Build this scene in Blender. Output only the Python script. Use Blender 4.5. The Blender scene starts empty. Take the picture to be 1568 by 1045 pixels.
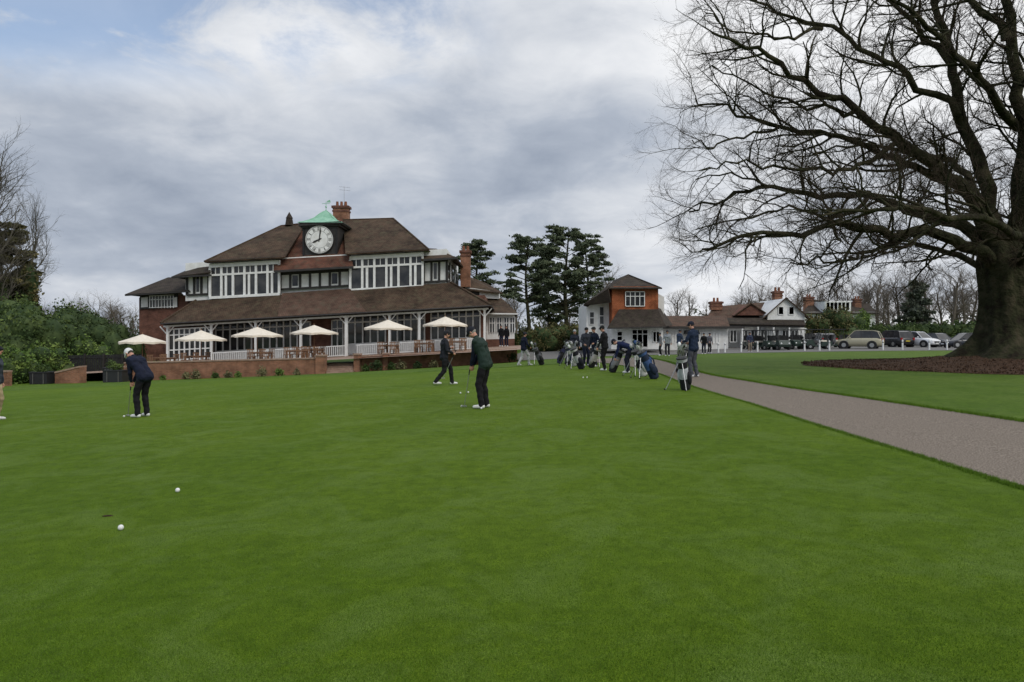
import bpy, bmesh, math, random
import numpy as np
from mathutils import Vector, Matrix
random.seed(7); np.random.seed(7)
F=1045.3; CX=784.0; HY=512.0; CAMZ=1.5
scene=bpy.context.scene
def P(px,py,D): return Vector(((px-CX)/F*D, D, CAMZ-(py-HY)/F*D))
def C(u,v,D): return P(u, v-0.055*(u-490), D)
# ---------------------------------------------------------------- terrain
ctrl=[(215,640,15),(735,626,14.1),(680,590,21),(1065,578,21.8),(802,560,34.8),(1315,533,70),
      (190,584,45.5),(490,573,45.5),(700,561,48),(20,592,40),(1230,540,55),(1000,545,55),(1450,547,40),(1568,531,80),
      (60,575,60),(900,548,48)]
cp=[]
for a,b,d in ctrl:
    v=P(a,b,d); cp.append((v.x,v.y,v.z))
cp+= [(0,2,0.0),(-7,4,-.22),(6,4,.05),(8,12,.08),(-20,20,-.8),(-60,60,-1.9),(-60,110,-1.6),(60,100,.2),(0,110,0.0),(45,20,.3),(-40,5,-1.1),(-50,30,-1.6)]
cp=np.array(cp)
def U(r): 
    return np.where(r>1e-6, r*r*np.log(np.maximum(r,1e-6)),0)
n=len(cp); K=U(np.linalg.norm(cp[:,None,:2]-cp[None,:,:2],axis=2))+np.eye(n)*6.0
Pm=np.c_[np.ones(n),cp[:,:2]]
A=np.zeros((n+3,n+3)); A[:n,:n]=K; A[:n,n:]=Pm; A[n:,:n]=Pm.T
W=np.linalg.solve(A,np.r_[cp[:,2],0,0,0])
TX,TY=P(1545,533,27).x,27.0
def gz_np(x,y):
    x=np.asarray(x,float); y=np.asarray(y,float)
    xc=np.clip(x,-60,62); yc=np.clip(y,-3,112)
    r=np.sqrt((xc[...,None]-cp[:,0])**2+(yc[...,None]-cp[:,1])**2)
    z=(U(r)*W[:n]).sum(-1)+W[n]+W[n+1]*xc+W[n+2]*yc
    z=z+0.42*np.exp(-((x-TX)**2+(y-TY)**2)/(2*2.6**2))
    return z
def gz(x,y): return float(gz_np(np.array(x),np.array(y)))
def onground(px,py):
    for D in np.geomspace(1.5,200,700):
        p=P(px,py,D)
        if p.z<=gz(p.x,p.y): return Vector((p.x,p.y,gz(p.x,p.y)))
    p=P(px,py,100); return Vector((p.x,p.y,gz(p.x,p.y)))
def G(px,D):
    x=(px-CX)/F*D; return Vector((x,D,gz(x,D)))
# ---------------------------------------------------------------- materials
def nmat(name,c1,c2=None,scale=5,rough=.8,bump=0,bscale=40,metal=0,detail=4,c3=None,spec=None,bd=.03):
    m=bpy.data.materials.new(name); m.use_nodes=True; nt=m.node_tree; b=nt.nodes['Principled BSDF']
    b.inputs['Roughness'].default_value=rough; b.inputs['Metallic'].default_value=metal
    if spec is not None: b.inputs['Specular IOR Level'].default_value=spec
    tc=nt.nodes.new('ShaderNodeTexCoord')
    if c2 is None: c2=tuple(c*.82 for c in c1)
    nz=nt.nodes.new('ShaderNodeTexNoise'); nz.inputs['Scale'].default_value=scale; nz.inputs['Detail'].default_value=detail
    nt.links.new(tc.outputs['Object'],nz.inputs['Vector'])
    r=nt.nodes.new('ShaderNodeValToRGB'); r.color_ramp.elements[0].position=.35; r.color_ramp.elements[1].position=.65
    r.color_ramp.elements[0].color=(*c1,1); r.color_ramp.elements[1].color=(*c2,1)
    if c3: e=r.color_ramp.elements.new(.5); e.color=(*c3,1)
    nt.links.new(nz.outputs['Fac'],r.inputs['Fac']); nt.links.new(r.outputs['Color'],b.inputs['Base Color'])
    if bump:
        n2=nt.nodes.new('ShaderNodeTexNoise'); n2.inputs['Scale'].default_value=bscale; n2.inputs['Detail'].default_value=3
        nt.links.new(tc.outputs['Object'],n2.inputs['Vector'])
        bp=nt.nodes.new('ShaderNodeBump'); bp.inputs['Strength'].default_value=bump; bp.inputs['Distance'].default_value=bd
        nt.links.new(n2.outputs['Fac'],bp.inputs['Height']); nt.links.new(bp.outputs['Normal'],b.inputs['Normal'])
    return m
def brickmat(name,c1,c2,mort,bw,bh,msize=.012,off=.5,bump=.4,nsc=1.5,nlo=.65,tint=None,moss=None):
    m=bpy.data.materials.new(name); m.use_nodes=True; nt=m.node_tree; b=nt.nodes['Principled BSDF']; b.inputs['Roughness'].default_value=.9
    b.inputs['Specular IOR Level'].default_value=.2
    tc=nt.nodes.new('ShaderNodeTexCoord'); sp=nt.nodes.new('ShaderNodeSeparateXYZ'); nt.links.new(tc.outputs['Object'],sp.inputs[0])
    ad=nt.nodes.new('ShaderNodeMath'); ad.operation='ADD'; nt.links.new(sp.outputs[0],ad.inputs[0])
    my=nt.nodes.new('ShaderNodeMath'); my.operation='MULTIPLY'; my.inputs[1].default_value=.97; nt.links.new(sp.outputs[1],my.inputs[0]); 
    nt.links.new(my.outputs[0],ad.inputs[1])
    cb=nt.nodes.new('ShaderNodeCombineXYZ'); nt.links.new(sp.outputs[0] if tint=='roof' else ad.outputs[0],cb.inputs[0]); nt.links.new(sp.outputs[2],cb.inputs[1])
    br=nt.nodes.new('ShaderNodeTexBrick'); nt.links.new(cb.outputs[0],br.inputs['Vector'])
    br.inputs['Scale'].default_value=1; br.inputs['Brick Width'].default_value=bw; br.inputs['Row Height'].default_value=bh; br.inputs['Mortar Size'].default_value=msize
    br.inputs['Color1'].default_value=(*c1,1); br.inputs['Color2'].default_value=(*c2,1); br.inputs['Mortar'].default_value=(*mort,1); br.offset=off
    nz=nt.nodes.new('ShaderNodeTexNoise'); nz.inputs['Scale'].default_value=nsc; nz.inputs['Detail'].default_value=8; nz.inputs['Roughness'].default_value=.65; nt.links.new(tc.outputs['Object'],nz.inputs['Vector'])
    mr=nt.nodes.new('ShaderNodeMapRange'); mr.inputs[1].default_value=.32; mr.inputs[2].default_value=.68; mr.inputs[3].default_value=nlo; mr.inputs[4].default_value=1.45; nt.links.new(nz.outputs['Fac'],mr.inputs[0])
    mx=nt.nodes.new('ShaderNodeVectorMath'); mx.operation='SCALE'; nt.links.new(br.outputs['Color'],mx.inputs[0]); nt.links.new(mr.outputs[0],mx.inputs['Scale'])
    outc=mx.outputs[0]
    if moss:
        n3=nt.nodes.new('ShaderNodeTexNoise'); n3.inputs['Scale'].default_value=1.9; n3.inputs['Detail'].default_value=8; n3.inputs['Roughness'].default_value=.7; nt.links.new(tc.outputs['Object'],n3.inputs['Vector'])
        r3=nt.nodes.new('ShaderNodeMapRange'); r3.inputs[1].default_value=.50; r3.inputs[2].default_value=.66; r3.inputs[3].default_value=0; r3.inputs[4].default_value=.7; nt.links.new(n3.outputs['Fac'],r3.inputs[0])
        mm=nt.nodes.new('ShaderNodeMix'); mm.data_type='RGBA'; nt.links.new(r3.outputs[0],mm.inputs['Factor']); nt.links.new(outc,mm.inputs['A']); mm.inputs['B'].default_value=(*moss,1); outc=mm.outputs['Result']
    nt.links.new(outc,b.inputs['Base Color'])
    bp=nt.nodes.new('ShaderNodeBump'); bp.inputs['Strength'].default_value=bump; bp.inputs['Distance'].default_value=.02
    inv=nt.nodes.new('ShaderNodeMath'); inv.operation='SUBTRACT'; inv.inputs[0].default_value=1; nt.links.new(br.outputs['Fac'],inv.inputs[1])
    nt.links.new(inv.outputs[0],bp.inputs['Height']); nt.links.new(bp.outputs['Normal'],b.inputs['Normal'])
    return m
def grassmat(name,ca,cb,cc,fine=260,patch=.35):
    m=bpy.data.materials.new(name); m.use_nodes=True; nt=m.node_tree; b=nt.nodes['Principled BSDF']
    b.inputs['Roughness'].default_value=.8; b.inputs['Specular IOR Level'].default_value=.08
    tc=nt.nodes.new('ShaderNodeTexCoord')
    def nz(s,d,dist=0,ro=.5):
        q=nt.nodes.new('ShaderNodeTexNoise'); q.inputs['Scale'].default_value=s; q.inputs['Detail'].default_value=d; q.inputs['Distortion'].default_value=dist; q.inputs['Roughness'].default_value=ro
        nt.links.new(tc.outputs['Object'],q.inputs['Vector']); return q.outputs['Fac']
    def ramp(fac,c1,c2,p1,p2):
        r=nt.nodes.new('ShaderNodeValToRGB'); r.color_ramp.elements[0].position=p1; r.color_ramp.elements[1].position=p2
        r.color_ramp.elements[0].color=(*c1,1); r.color_ramp.elements[1].color=(*c2,1); nt.links.new(fac,r.inputs[0]); return r.outputs[0]
    big=ramp(nz(patch,4,.6),ca,cb,.35,.65)
    def mixm(a,bb,fac,mode='MULTIPLY'):
        q=nt.nodes.new('ShaderNodeMix'); q.data_type='RGBA'; q.blend_type=mode; q.inputs['Factor'].default_value=fac
        nt.links.new(a,q.inputs['A']); nt.links.new(bb,q.inputs['B']); return q.outputs['Result']
    c=mixm(big,ramp(nz(7,9,0,.68),(.70,.74,.7),(1.30,1.24,1.35),.3,.7),1)
    fi=ramp(nz(fine,3,0,.7),(.3,.36,.3),(1.75,1.65,1.7),.3,.7)
    c=mixm(c,fi,1)
    q=nt.nodes.new('ShaderNodeMix'); q.data_type='RGBA'; nt.links.new(ramp(nz(1.1,9,.8,.72),(0,0,0),(.8,.8,.8),.47,.72),q.inputs['Factor'])
    nt.links.new(c,q.inputs['A']); cc_=nt.nodes.new('ShaderNodeRGB'); cc_.outputs[0].default_value=(*cc,1)
    nt.links.new(mixm(cc_.outputs[0],fi,1),q.inputs['B']); nt.links.new(q.outputs['Result'],b.inputs['Base Color'])
    bp=nt.nodes.new('ShaderNodeBump'); bp.inputs['Strength'].default_value=.8; bp.inputs['Distance'].default_value=.015
    nt.links.new(nz(fine,2,0,.7),bp.inputs['Height']); nt.links.new(bp.outputs['Normal'],b.inputs['Normal'])
    return m
M={}
M['green']=grassmat('putting_green_grass',(.070,.130,.005),(.092,.155,.008),(.125,.195,.042),150,.22)
M['lawn']=grassmat('lawn_grass',(.058,.115,.010),(.085,.145,.016),(.11,.165,.038),90,.5)
M['blade']=nmat('grass_blades',(.062,.135,.006),(.115,.20,.018),90,.7,c3=(.085,.162,.01),spec=.15)
M['path']=nmat('resin_gravel',(.12,.097,.074),(.36,.305,.25),60,.9,.6,110,c3=(.20,.165,.132),detail=8,spec=.2)
M['asphalt']=nmat('asphalt',(.11,.105,.10),(.17,.165,.155),30,.9,.2,80)
M['mulch']=nmat('bark_mulch',(.022,.013,.008),(.11,.066,.042),14,.95,1.0,20,spec=.1)
M['white']=nmat('white_paint',(.80,.81,.80),(.68,.68,.66),2.5,.55,.05,20)
M['cream']=nmat('canvas',(.78,.71,.60),(.70,.63,.52),4,.85,.1,60)
M['black']=nmat('black_timber',(.016,.014,.013),(.032,.029,.027),6,.6,.1,30)
M['dark']=nmat('dark_matt',(.02,.02,.022),None,3,.9)  # plain near-black for fence boards, verandah ceiling, tower strips, eyes
M['glass']=nmat('window_glass',(.018,.02,.024),(.06,.06,.06),1.1,.08,spec=.45)
M['roof']=brickmat('clay_roof_tiles',(.070,.044,.027),(.105,.068,.044),(.028,.019,.014),.19,.085,.012,tint='roof',nsc=.7,nlo=.4,moss=(.085,.075,.045))
M['roofred']=brickmat('red_roof_tiles',(.17,.068,.042),(.12,.056,.038),(.05,.026,.02),.19,.085,.012,tint='roof',nsc=.8,nlo=.45,moss=(.10,.075,.05))
M['roofdk']=brickmat('dark_roof_tiles',(.042,.034,.027),(.065,.050,.040),(.02,.016,.014),.19,.085,.012,tint='roof',moss=(.06,.055,.035))
M['roofbr']=brickmat('brown_roof_tiles',(.095,.055,.038),(.125,.074,.052),(.04,.026,.02),.19,.085,.012,tint='roof',moss=(.09,.08,.055))
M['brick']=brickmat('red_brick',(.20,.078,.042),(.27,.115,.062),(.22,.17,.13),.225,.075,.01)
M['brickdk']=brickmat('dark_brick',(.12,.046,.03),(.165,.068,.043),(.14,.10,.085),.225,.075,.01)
M['tilehung']=brickmat('hung_tiles',(.31,.095,.042),(.38,.13,.055),(.15,.05,.028),.17,.11,.012,nsc=1.2,nlo=.5)
M['pot']=nmat('chimney_pot',(.22,.085,.045),None,4,.9)
M['copper']=nmat('verdigris_copper',(.20,.42,.29),(.29,.52,.38),3,.6)
M['stone']=nmat('coping_stone',(.34,.24,.18),(.24,.16,.12),6,.9,.3,30)
M['wood']=nmat('teak',(.24,.13,.065),(.15,.08,.045),9,.7)
M['bark']=nmat('oak_bark',(.022,.018,.012),(.060,.052,.032),2.2,.95,1.0,7,c3=(.034,.036,.018),spec=.1,bd=.12,detail=9)
M['twig']=nmat('twig_bark',(.034,.026,.019),(.062,.046,.032),2,.95,spec=.1)
M['fartwig']=nmat('hazed_distant_twigs',(.11,.09,.072),(.17,.14,.112),.2,.95)  # base colour lightened to stand in for haze over far trees
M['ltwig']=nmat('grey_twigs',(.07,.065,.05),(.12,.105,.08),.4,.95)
M['steel']=nmat('steel',(.5,.5,.5),None,5,.3,metal=.9)
M['rubber']=nmat('rubber',(.018,.018,.018),None,5,.85)
M['plastic']=nmat('dark_plastic',(.02,.02,.023),None,5,.5)
M['skin']=nmat('skin',(.50,.27,.19),(.44,.22,.15),20,.6)
def leafmat(name,c1,c2,c3,sc=.8):
    return nmat(name,c1,c2,sc,.75,c3=c3,detail=8,spec=.2)
M['pine']=leafmat('pine_needles',(.055,.075,.045),(.13,.155,.085),(.085,.108,.06),.9)
M['hedge']=leafmat('hedge_leaves',(.030,.055,.016),(.11,.15,.04),(.06,.095,.026),1.0)
M['yew']=leafmat('yew_leaves',(.022,.042,.014),(.065,.095,.03),(.038,.062,.02),1.2)
M['laurel']=leafmat('laurel_leaves',(.05,.10,.022),(.17,.23,.055),(.10,.16,.035),1.2)
M['ivy']=leafmat('ivy_leaves',(.055,.055,.022),(.15,.125,.05),(.09,.088,.032),1.0)
M['farcon']=leafmat('hazed_distant_conifer',(.075,.088,.066),(.13,.14,.10),(.10,.11,.08),.3)  # atmospheric haze painted in as a paler leaf colour
M['heath']=leafmat('heather',(.10,.09,.05),(.22,.20,.10),(.15,.14,.07),3)
def cloth(name,c,r=.85):
    c=c or (.03,.03,.03); return nmat(name,c,tuple(x*.7 for x in c),9,r,.35,14,spec=.2)
# ---------------------------------------------------------------- mesh builder
class MB:
    def __init__(s): s.v=[]; s.f=[]; s.m=[]; s.mats=[]; s.sm=[]
    def mi(s,m):
        if m not in s.mats: s.mats.append(m)
        return s.mats.index(m)
    def add(s,vs,fs,m,smooth=False):
        o=len(s.v); s.v+= [tuple(v) for v in vs]; k=s.mi(m)
        for f in fs: s.f.append(tuple(i+o for i in f)); s.m.append(k); s.sm.append(smooth)
    def poly(s,pts,m): s.add(pts,[tuple(range(len(pts)))],m)
    def prism(s,pts,vec,m):
        n=len(pts); vec=Vector(vec); q=[Vector(p) for p in pts]+[Vector(p)+vec for p in pts]
        fs=[tuple(range(n)),tuple(range(2*n-1,n-1,-1))]+[(i,i+n,(i+1)%n+n,(i+1)%n) for i in range(n)]
        s.add(q,fs,m)
    def box(s,c,size,m,rz=0,M4=None):
        x,y,z=[a/2 for a in size]; pts=[Vector((a,b,d)) for a in(-x,x) for b in(-y,y) for d in(-z,z)]
        R=Matrix.Rotation(rz,3,'Z'); pts=[R@p+Vector(c) for p in pts]
        if M4: pts=[M4@p for p in pts]
        s.add(pts,[(0,1,3,2),(4,6,7,5),(0,4,5,1),(2,3,7,6),(0,2,6,4),(1,5,7,3)],m)
    def cone(s,a,b,ra,rb,m,n=10,smooth=True):
        a=Vector(a); b=Vector(b); t=(b-a).normalized(); ref=Vector((0,0,1)) if abs(t.z)<.9 else Vector((1,0,0))
        u=t.cross(ref).normalized(); w=t.cross(u)
        vs=[a+(u*math.cos(2*math.pi*i/n)+w*math.sin(2*math.pi*i/n))*ra for i in range(n)]+[b+(u*math.cos(2*math.pi*i/n)+w*math.sin(2*math.pi*i/n))*rb for i in range(n)]
        s.add(vs,[(i,(i+1)%n,(i+1)%n+n,i+n) for i in range(n)],m,smooth)
        s.add(vs,[tuple(range(n-1,-1,-1)),tuple(range(n,2*n))],m)
    def ell(s,c,r,m,seg=12,ring=8,half=False):
        vs=[];fs=[]
        for j in range(ring+1):
            th=math.pi*j/ring*(.5 if half else 1)
            for i in range(seg):
                ph=2*math.pi*i/seg; vs.append((c[0]+r[0]*math.sin(th)*math.cos(ph),c[1]+r[1]*math.sin(th)*math.sin(ph),c[2]+r[2]*math.cos(th)))
        for j in range(ring):
            for i in range(seg): fs.append((j*seg+i,(j+1)*seg+i,(j+1)*seg+(i+1)%seg,j*seg+(i+1)%seg))
        s.add(vs,fs,m,True)
    def obj(s,name,parent=None,M4=None,bevel=0):
        me=bpy.data.meshes.new(name); vs=s.v
        if M4: vs=[tuple(M4@Vector(v)) for v in vs]
        me.from_pydata(vs,[],s.f)
        for m in s.mats: me.materials.append(m)
        me.polygons.foreach_set('material_index',s.m); me.polygons.foreach_set('use_smooth',s.sm); me.update()
        o=bpy.data.objects.new(name,me); scene.collection.objects.link(o)
        if parent: o.parent=parent
        return o
def empty(name,loc=(0,0,0)):
    e=bpy.data.objects.new(name,None); scene.collection.objects.link(e); e.empty_display_size=.3
    return e
def npmesh(name,verts,faces,mat,parent=None,smooth=False):
    me=bpy.data.meshes.new(name); verts=np.asarray(verts,dtype=np.float32); faces=np.asarray(faces,dtype=np.int32)
    k=faces.shape[1]; me.vertices.add(len(verts)); me.vertices.foreach_set('co',verts.ravel())
    me.loops.add(faces.size); me.loops.foreach_set('vertex_index',faces.ravel())
    me.polygons.add(len(faces)); me.polygons.foreach_set('loop_start',np.arange(0,faces.size,k,dtype=np.int32)); 
    me.update(calc_edges=True); me.materials.append(mat)
    if smooth: me.polygons.foreach_set('use_smooth',np.ones(len(faces),bool))
    o=bpy.data.objects.new(name,me); scene.collection.objects.link(o)
    if parent: o.parent=parent
    return o
# ---------------------------------------------------------------- ground
xs=np.unique(np.r_[-2500,-1200,-600,-300,-200,-140,-100,np.arange(-80,80.01,.8),100,140,200,300,600,1200,2500])
ys=np.unique(np.r_[-300,-100,-40,-20,-10,np.arange(-5,30,.5),np.arange(30,115,1.0),130,150,200,300,500,900,1600,3000])
X,Y=np.meshgrid(xs,ys); Z=gz_np(X,Y); nx=len(xs); ny=len(ys)
V=np.stack([X.ravel(),Y.ravel(),Z.ravel()],1)
i,j=np.meshgrid(np.arange(nx-1),np.arange(ny-1)); a=(j*nx+i).ravel()
npmesh('ground',V,np.stack([a,a+1,a+nx+1,a+nx],1),M['lawn'],smooth=True)
def drape(name,L,R,mat,off,na=12,sub=14):
    L=[onground(*p) for p in L]; R=[onground(*p) for p in R]
    def cr(pts,t):
        m=len(pts)-1; k=min(int(t),m-1); f=t-k
        p0=pts[max(k-1,0)];p1=pts[k];p2=pts[k+1];p3=pts[min(k+2,m)]
        return .5*((2*p1)+(-p0+p2)*f+(2*p0-5*p1+4*p2-p3)*f*f+(-p0+3*p1-3*p2+p3)*f**3)
    T=np.linspace(0,len(L)-1,(len(L)-1)*sub+1)
    vs=[]; rt=[]
    for t in T:
        l=cr(L,t); r=cr(R,t); rt.append((r.x,r.y))
        for q in np.linspace(0,1,na+1):
            x=l.x+(r.x-l.x)*q; y=l.y+(r.y-l.y)*q; vs.append((x,y,gz(x,y)+off))
    w=na+1; fs=[(k*w+q,k*w+q+1,(k+1)*w+q+1,(k+1)*w+q) for k in range(len(T)-1) for q in range(na)]
    npmesh(name,vs,fs,mat,smooth=True); return rt
pathL=[(2300,1000),(1900,862),(1568,757),(1400,703),(1250,655),(1150,622),(1100,607),(1045,590),(1005,574),(960,562),(860,552.5)]
pathR=[(2300,745),(1900,697),(1640,658),(1450,630),(1300,608),(1210,595),(1150,585),(1090,575),(1050,564),(1020,554),(985,547.5)]
def sheet(name,poly,mat,off,step):
    px=[p[0] for p in poly]; py=[p[1] for p in poly]
    bm=bmesh.new(); f=bm.faces.new([bm.verts.new((x,y,0)) for x,y in poly])
    x=min(px)+step
    while x<max(px):
        bmesh.ops.bisect_plane(bm,geom=bm.verts[:]+bm.edges[:]+bm.faces[:],plane_co=(x,0,0),plane_no=(1,0,0)); x+=step
    y=min(py)+step
    while y<max(py):
        bmesh.ops.bisect_plane(bm,geom=bm.verts[:]+bm.edges[:]+bm.faces[:],plane_co=(0,y,0),plane_no=(0,1,0)); y+=step
    for v in bm.verts: v.co.z=gz(v.co.x,v.co.y)+off
    bmesh.ops.recalc_face_normals(bm,faces=bm.faces)
    if sum(f.normal.z for f in bm.faces)<0: bmesh.ops.reverse_faces(bm,faces=bm.faces)
    me=bpy.data.meshes.new(name); bm.to_mesh(me); bm.free(); me.materials.append(mat)
    for p in me.polygons: p.use_smooth=True
    o=bpy.data.objects.new(name,me); scene.collection.objects.link(o); return o
def smoothpts(pts,sub=6):
    out=[]; n=len(pts)
    for k in range(n-1):
        p0=pts[max(k-1,0)];p1=pts[k];p2=pts[k+1];p3=pts[min(k+2,n-1)]
        for f in np.linspace(0,1,sub,endpoint=False):
            out.append(tuple(.5*((2*p1[i])+(-p0[i]+p2[i])*f+(2*p0[i]-5*p1[i]+4*p2[i]-p3[i])*f*f+(-p0[i]+3*p1[i]-3*p2[i]+p3[i])*f**3) for i in (0,1)))
    out.append(tuple(pts[-1][:2])); return out
edgeR=[onground(*p) for p in [(1568,752),(1400,699),(1250,652),(1150,620),(1110,608),(1072,597),(1040,586),(1005,572),(960,562),(900,556),(820,561),(700,568),(560,574),(400,580),(200,590),(60,597),(-40,603)]]
er=smoothpts([(p.x,p.y) for p in edgeR])
gp=[(-30,-4),(7.5,-4),(6.9,2.0)]+er+[(-33,30),(-33,10)]
sheet('putting_green',gp,M['green'],.012,1.5)
rt=drape('asphalt_path',pathL,pathR,M['path'],.006)
sheet('car_park_road',[(2,52),(8,58),(20,56),(34,57),(48,57.5),(75,58),(75,84),(20,84),(10,84),(2,84),(-2,60)],M['asphalt'],.02,2)
gr=np.random.RandomState(4)
def blades(x,y,h,w,off=.01):
    n=len(x); z=gz_np(x,y)+off; an=gr.rand(n)*6.28; hh=h*gr.uniform(.6,1.4,n); ww=w*gr.uniform(.7,1.3,n); ln=gr.normal(size=(n,2))*hh[:,None]*.45
    a=np.stack([x-np.cos(an)*ww,y-np.sin(an)*ww,z],1); b=np.stack([x+np.cos(an)*ww,y+np.sin(an)*ww,z],1); c=np.stack([x+ln[:,0],y+ln[:,1],z+hh],1)
    return np.stack([a,b,c],1).reshape(-1,3)
nb=330000; yy=1.9+gr.exponential(2.3,nb); yy=yy[yy<16]; xx=(gr.rand(len(yy))*2-1)*yy*.80
ex=np.array(er); ok=np.ones(len(yy),bool)
k_=np.argsort(ex[:70,1]); lim=np.interp(yy,ex[:70,1][k_],ex[:70,0][k_]); ok=xx<lim
xx=xx[ok]; yy=yy[ok]
V1=[blades(xx,yy,.010,.0016)]
er_=np.array(er[:70]); 
def along(pts,n,wid,h,w):
    seg=np.linalg.norm(np.diff(pts,axis=0),axis=1); cs=np.r_[0,np.cumsum(seg)]; s=gr.rand(n)**1.6*cs[-1]; x=np.interp(s,cs,pts[:,0]); y=np.interp(s,cs,pts[:,1])
    return blades(x+gr.normal(size=n)*wid,y+gr.normal(size=n)*wid,h,w)
V1.append(along(er_,26000,.035,.026,.003)); V1.append(along(np.array(rt),26000,.05,.045,.004))
V=np.concatenate(V1); npmesh('grass_blades',V,np.arange(len(V)).reshape(-1,3),M['blade'])
# mulch disc
vs=[(TX,TY,gz(TX,TY)+.03)]; nr=18; na=96
for r in range(1,nr+1):
    for k in range(na):
        an=2*math.pi*k/na; rr=r/nr*(6.6+.25*math.sin(3*an)+.12*math.sin(11*an)); x=TX+rr*math.cos(an)-.9; y=TY+rr*.95*math.sin(an); vs.append((x,y,gz(x,y)+.03+(.05*random.random() if r<nr else -.02)))
tri=[]
for k in range(na): tri.append((0,1+k,1+(k+1)%na))
for r in range(nr-1):
    for k in range(na): 
        a=1+r*na+k; b=1+r*na+(k+1)%na; tri.append((a,a+na,b)); tri.append((b,a+na,b+na))
mulch=empty('mulch_bed'); npmesh('soil',vs,tri,M['mulch'],mulch)
q=11000; an=gr.rand(q)*6.28; rr_=np.sqrt(gr.rand(q))*6.8; x=TX-.9+rr_*np.cos(an); y=TY+.95*rr_*np.sin(an)
V=blades(x,y,.06,.03,.03); npmesh('chips',V,np.arange(len(V)).reshape(-1,3),M['mulch'],mulch)
# ---------------------------------------------------------------- branch tubes
class Tubes:
    def __init__(s): s.V=[]; s.Fq=[]; s.n=0
    def add(s,pts,rad,k):
        pts=np.asarray(pts); rad=np.asarray(rad); m=len(pts)
        t=np.gradient(pts,axis=0); t/=np.linalg.norm(t,axis=1)[:,None]+1e-9
        ref=np.array([0.3,.2,1.]) if abs(t[0,2])<.85 else np.array([1.,.2,.1])
        u=np.cross(t,ref); u/=np.linalg.norm(u,axis=1)[:,None]+1e-9; w=np.cross(t,u)
        an=np.arange(k)*2*math.pi/k
        ring=pts[:,None]+(np.cos(an)[None,:,None]*u[:,None]+np.sin(an)[None,:,None]*w[:,None])*rad[:,None,None]
        s.V.append(ring.reshape(-1,3))
        i=np.arange(m-1)[:,None]*k; j=np.arange(k)[None]; j2=(j+1)%k
        s.Fq.append((np.stack([i+j,i+j2,i+k+j2,i+k+j],-1)+s.n).reshape(-1,4)); s.n+=m*k
    def obj(s,name,mat,parent=None): return npmesh(name,np.concatenate(s.V),np.concatenate(s.Fq),mat,parent,True)
rng=np.random.RandomState(3)
def unit(v): return v/(math.sqrt(v[0]*v[0]+v[1]*v[1]+v[2]*v[2])+1e-9)
def deflect(d,ang):
    r=unit(rng.normal(size=3)); side=unit(np.array([d[1]*r[2]-d[2]*r[1],d[2]*r[0]-d[0]*r[2],d[0]*r[1]-d[1]*r[0]])); return unit(d*math.cos(ang)+side*math.sin(ang))
def polyline(p,d,L,n,wig,trop):
    pts=[p]; st=L/n
    for _ in range(n):
        d=unit(d+rng.normal(size=3)*wig+np.array([0,0,trop])); pts.append(pts[-1]+d*st)
    return np.array(pts)
def spawn(T,T2,pts,rad,level,cfg):
    L=np.linalg.norm(np.diff(pts,axis=0),axis=1).sum(); c=cfg[level]
    cnt=max(1,int(round(c['n']*(L/c['ref'])*(rng.uniform(.8,1.2))))); m=len(pts)-1
    for k in range(cnt):
        t=c.get('t0',.2)+(1-c.get('t0',.2))*(k+rng.rand())/cnt; t=min(t,.99); s=t*m; i=int(s); f=s-i
        p=pts[i]*(1-f)+pts[i+1]*f; r=rad[i]*(1-f)+rad[i+1]*f; d=unit(pts[i+1]-pts[i])
        dd=deflect(d,rng.uniform(*c['ang'])); dd=unit(dd+np.array([0,0,c.get('up',.1)]))
        ll=c['len']*rng.uniform(.55,1.2)*(1-.35*t); rr=min(r*.65,c['r']*rng.uniform(.7,1.2))
        ns=c.get('seg',3); q=polyline(p,dd,ll,ns,c.get('wig',.18),c.get('trop',.05))
        ra=np.linspace(rr,rr*c.get('tap',.35),ns+1)
        (T if level<c.get('thick',2) else T2).add(q,ra,c.get('k',3))
        if level+1<len(cfg): spawn(T,T2,q,ra,level+1,cfg)
oak=empty('oak_tree'); T=Tubes(); T2=Tubes()
def limb(pxs,r0,r1,k=10,sub=4):
    pts=[np.array(P(a,b,d)) for a,b,d in pxs]; out=[]
    n=len(pts)
    for q in range(n-1):
        p0=pts[max(q-1,0)];p1=pts[q];p2=pts[q+1];p3=pts[min(q+2,n-1)]
        for f in np.linspace(0,1,sub,endpoint=False): out.append(.5*((2*p1)+(-p0+p2)*f+(2*p0-5*p1+4*p2-p3)*f*f+(-p0+3*p1-3*p2+p3)*f**3)+rng.normal(size=3)*.09)
    out.append(pts[-1]); out=np.array(out); rad=(r0+(r1-r0)*np.linspace(0,1,len(out))**.65)*.76
    T.add(out,rad,k); return out,rad
D0=27
tp=[];tr=[]
for q,(px,py,r) in enumerate([(1548,552,2.2),(1548,540,1.75),(1547,528,1.38),(1546,512,1.14),(1545,490,.98),(1544,465,.90),(1542,440,.86),(1540,420,.86),(1537,402,.84),(1534,385,.72),(1530,365,.5)]):
    tp.append(np.array(P(px,py,D0))); tr.append(r)
K=48; TV=[];TF=[]
for q,(p,r) in enumerate(zip(tp,tr)):
    for k in range(K):
        an=2*math.pi*k/K; fl=1+(.17 if q<3 else .07)*math.sin(5*an+.4)+.055*math.sin(9*an+q*.3)+.03*math.sin(17*an+q*.7)
        TV.append(p+np.array([math.cos(an)*r*fl,math.sin(an)*r*fl,0]))
for q in range(len(tp)-1):
    for k in range(K): TF.append((q*K+k,q*K+(k+1)%K,(q+1)*K+(k+1)%K,(q+1)*K+k))
npmesh('trunk',TV,TF,M['bark'],oak,True)
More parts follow.
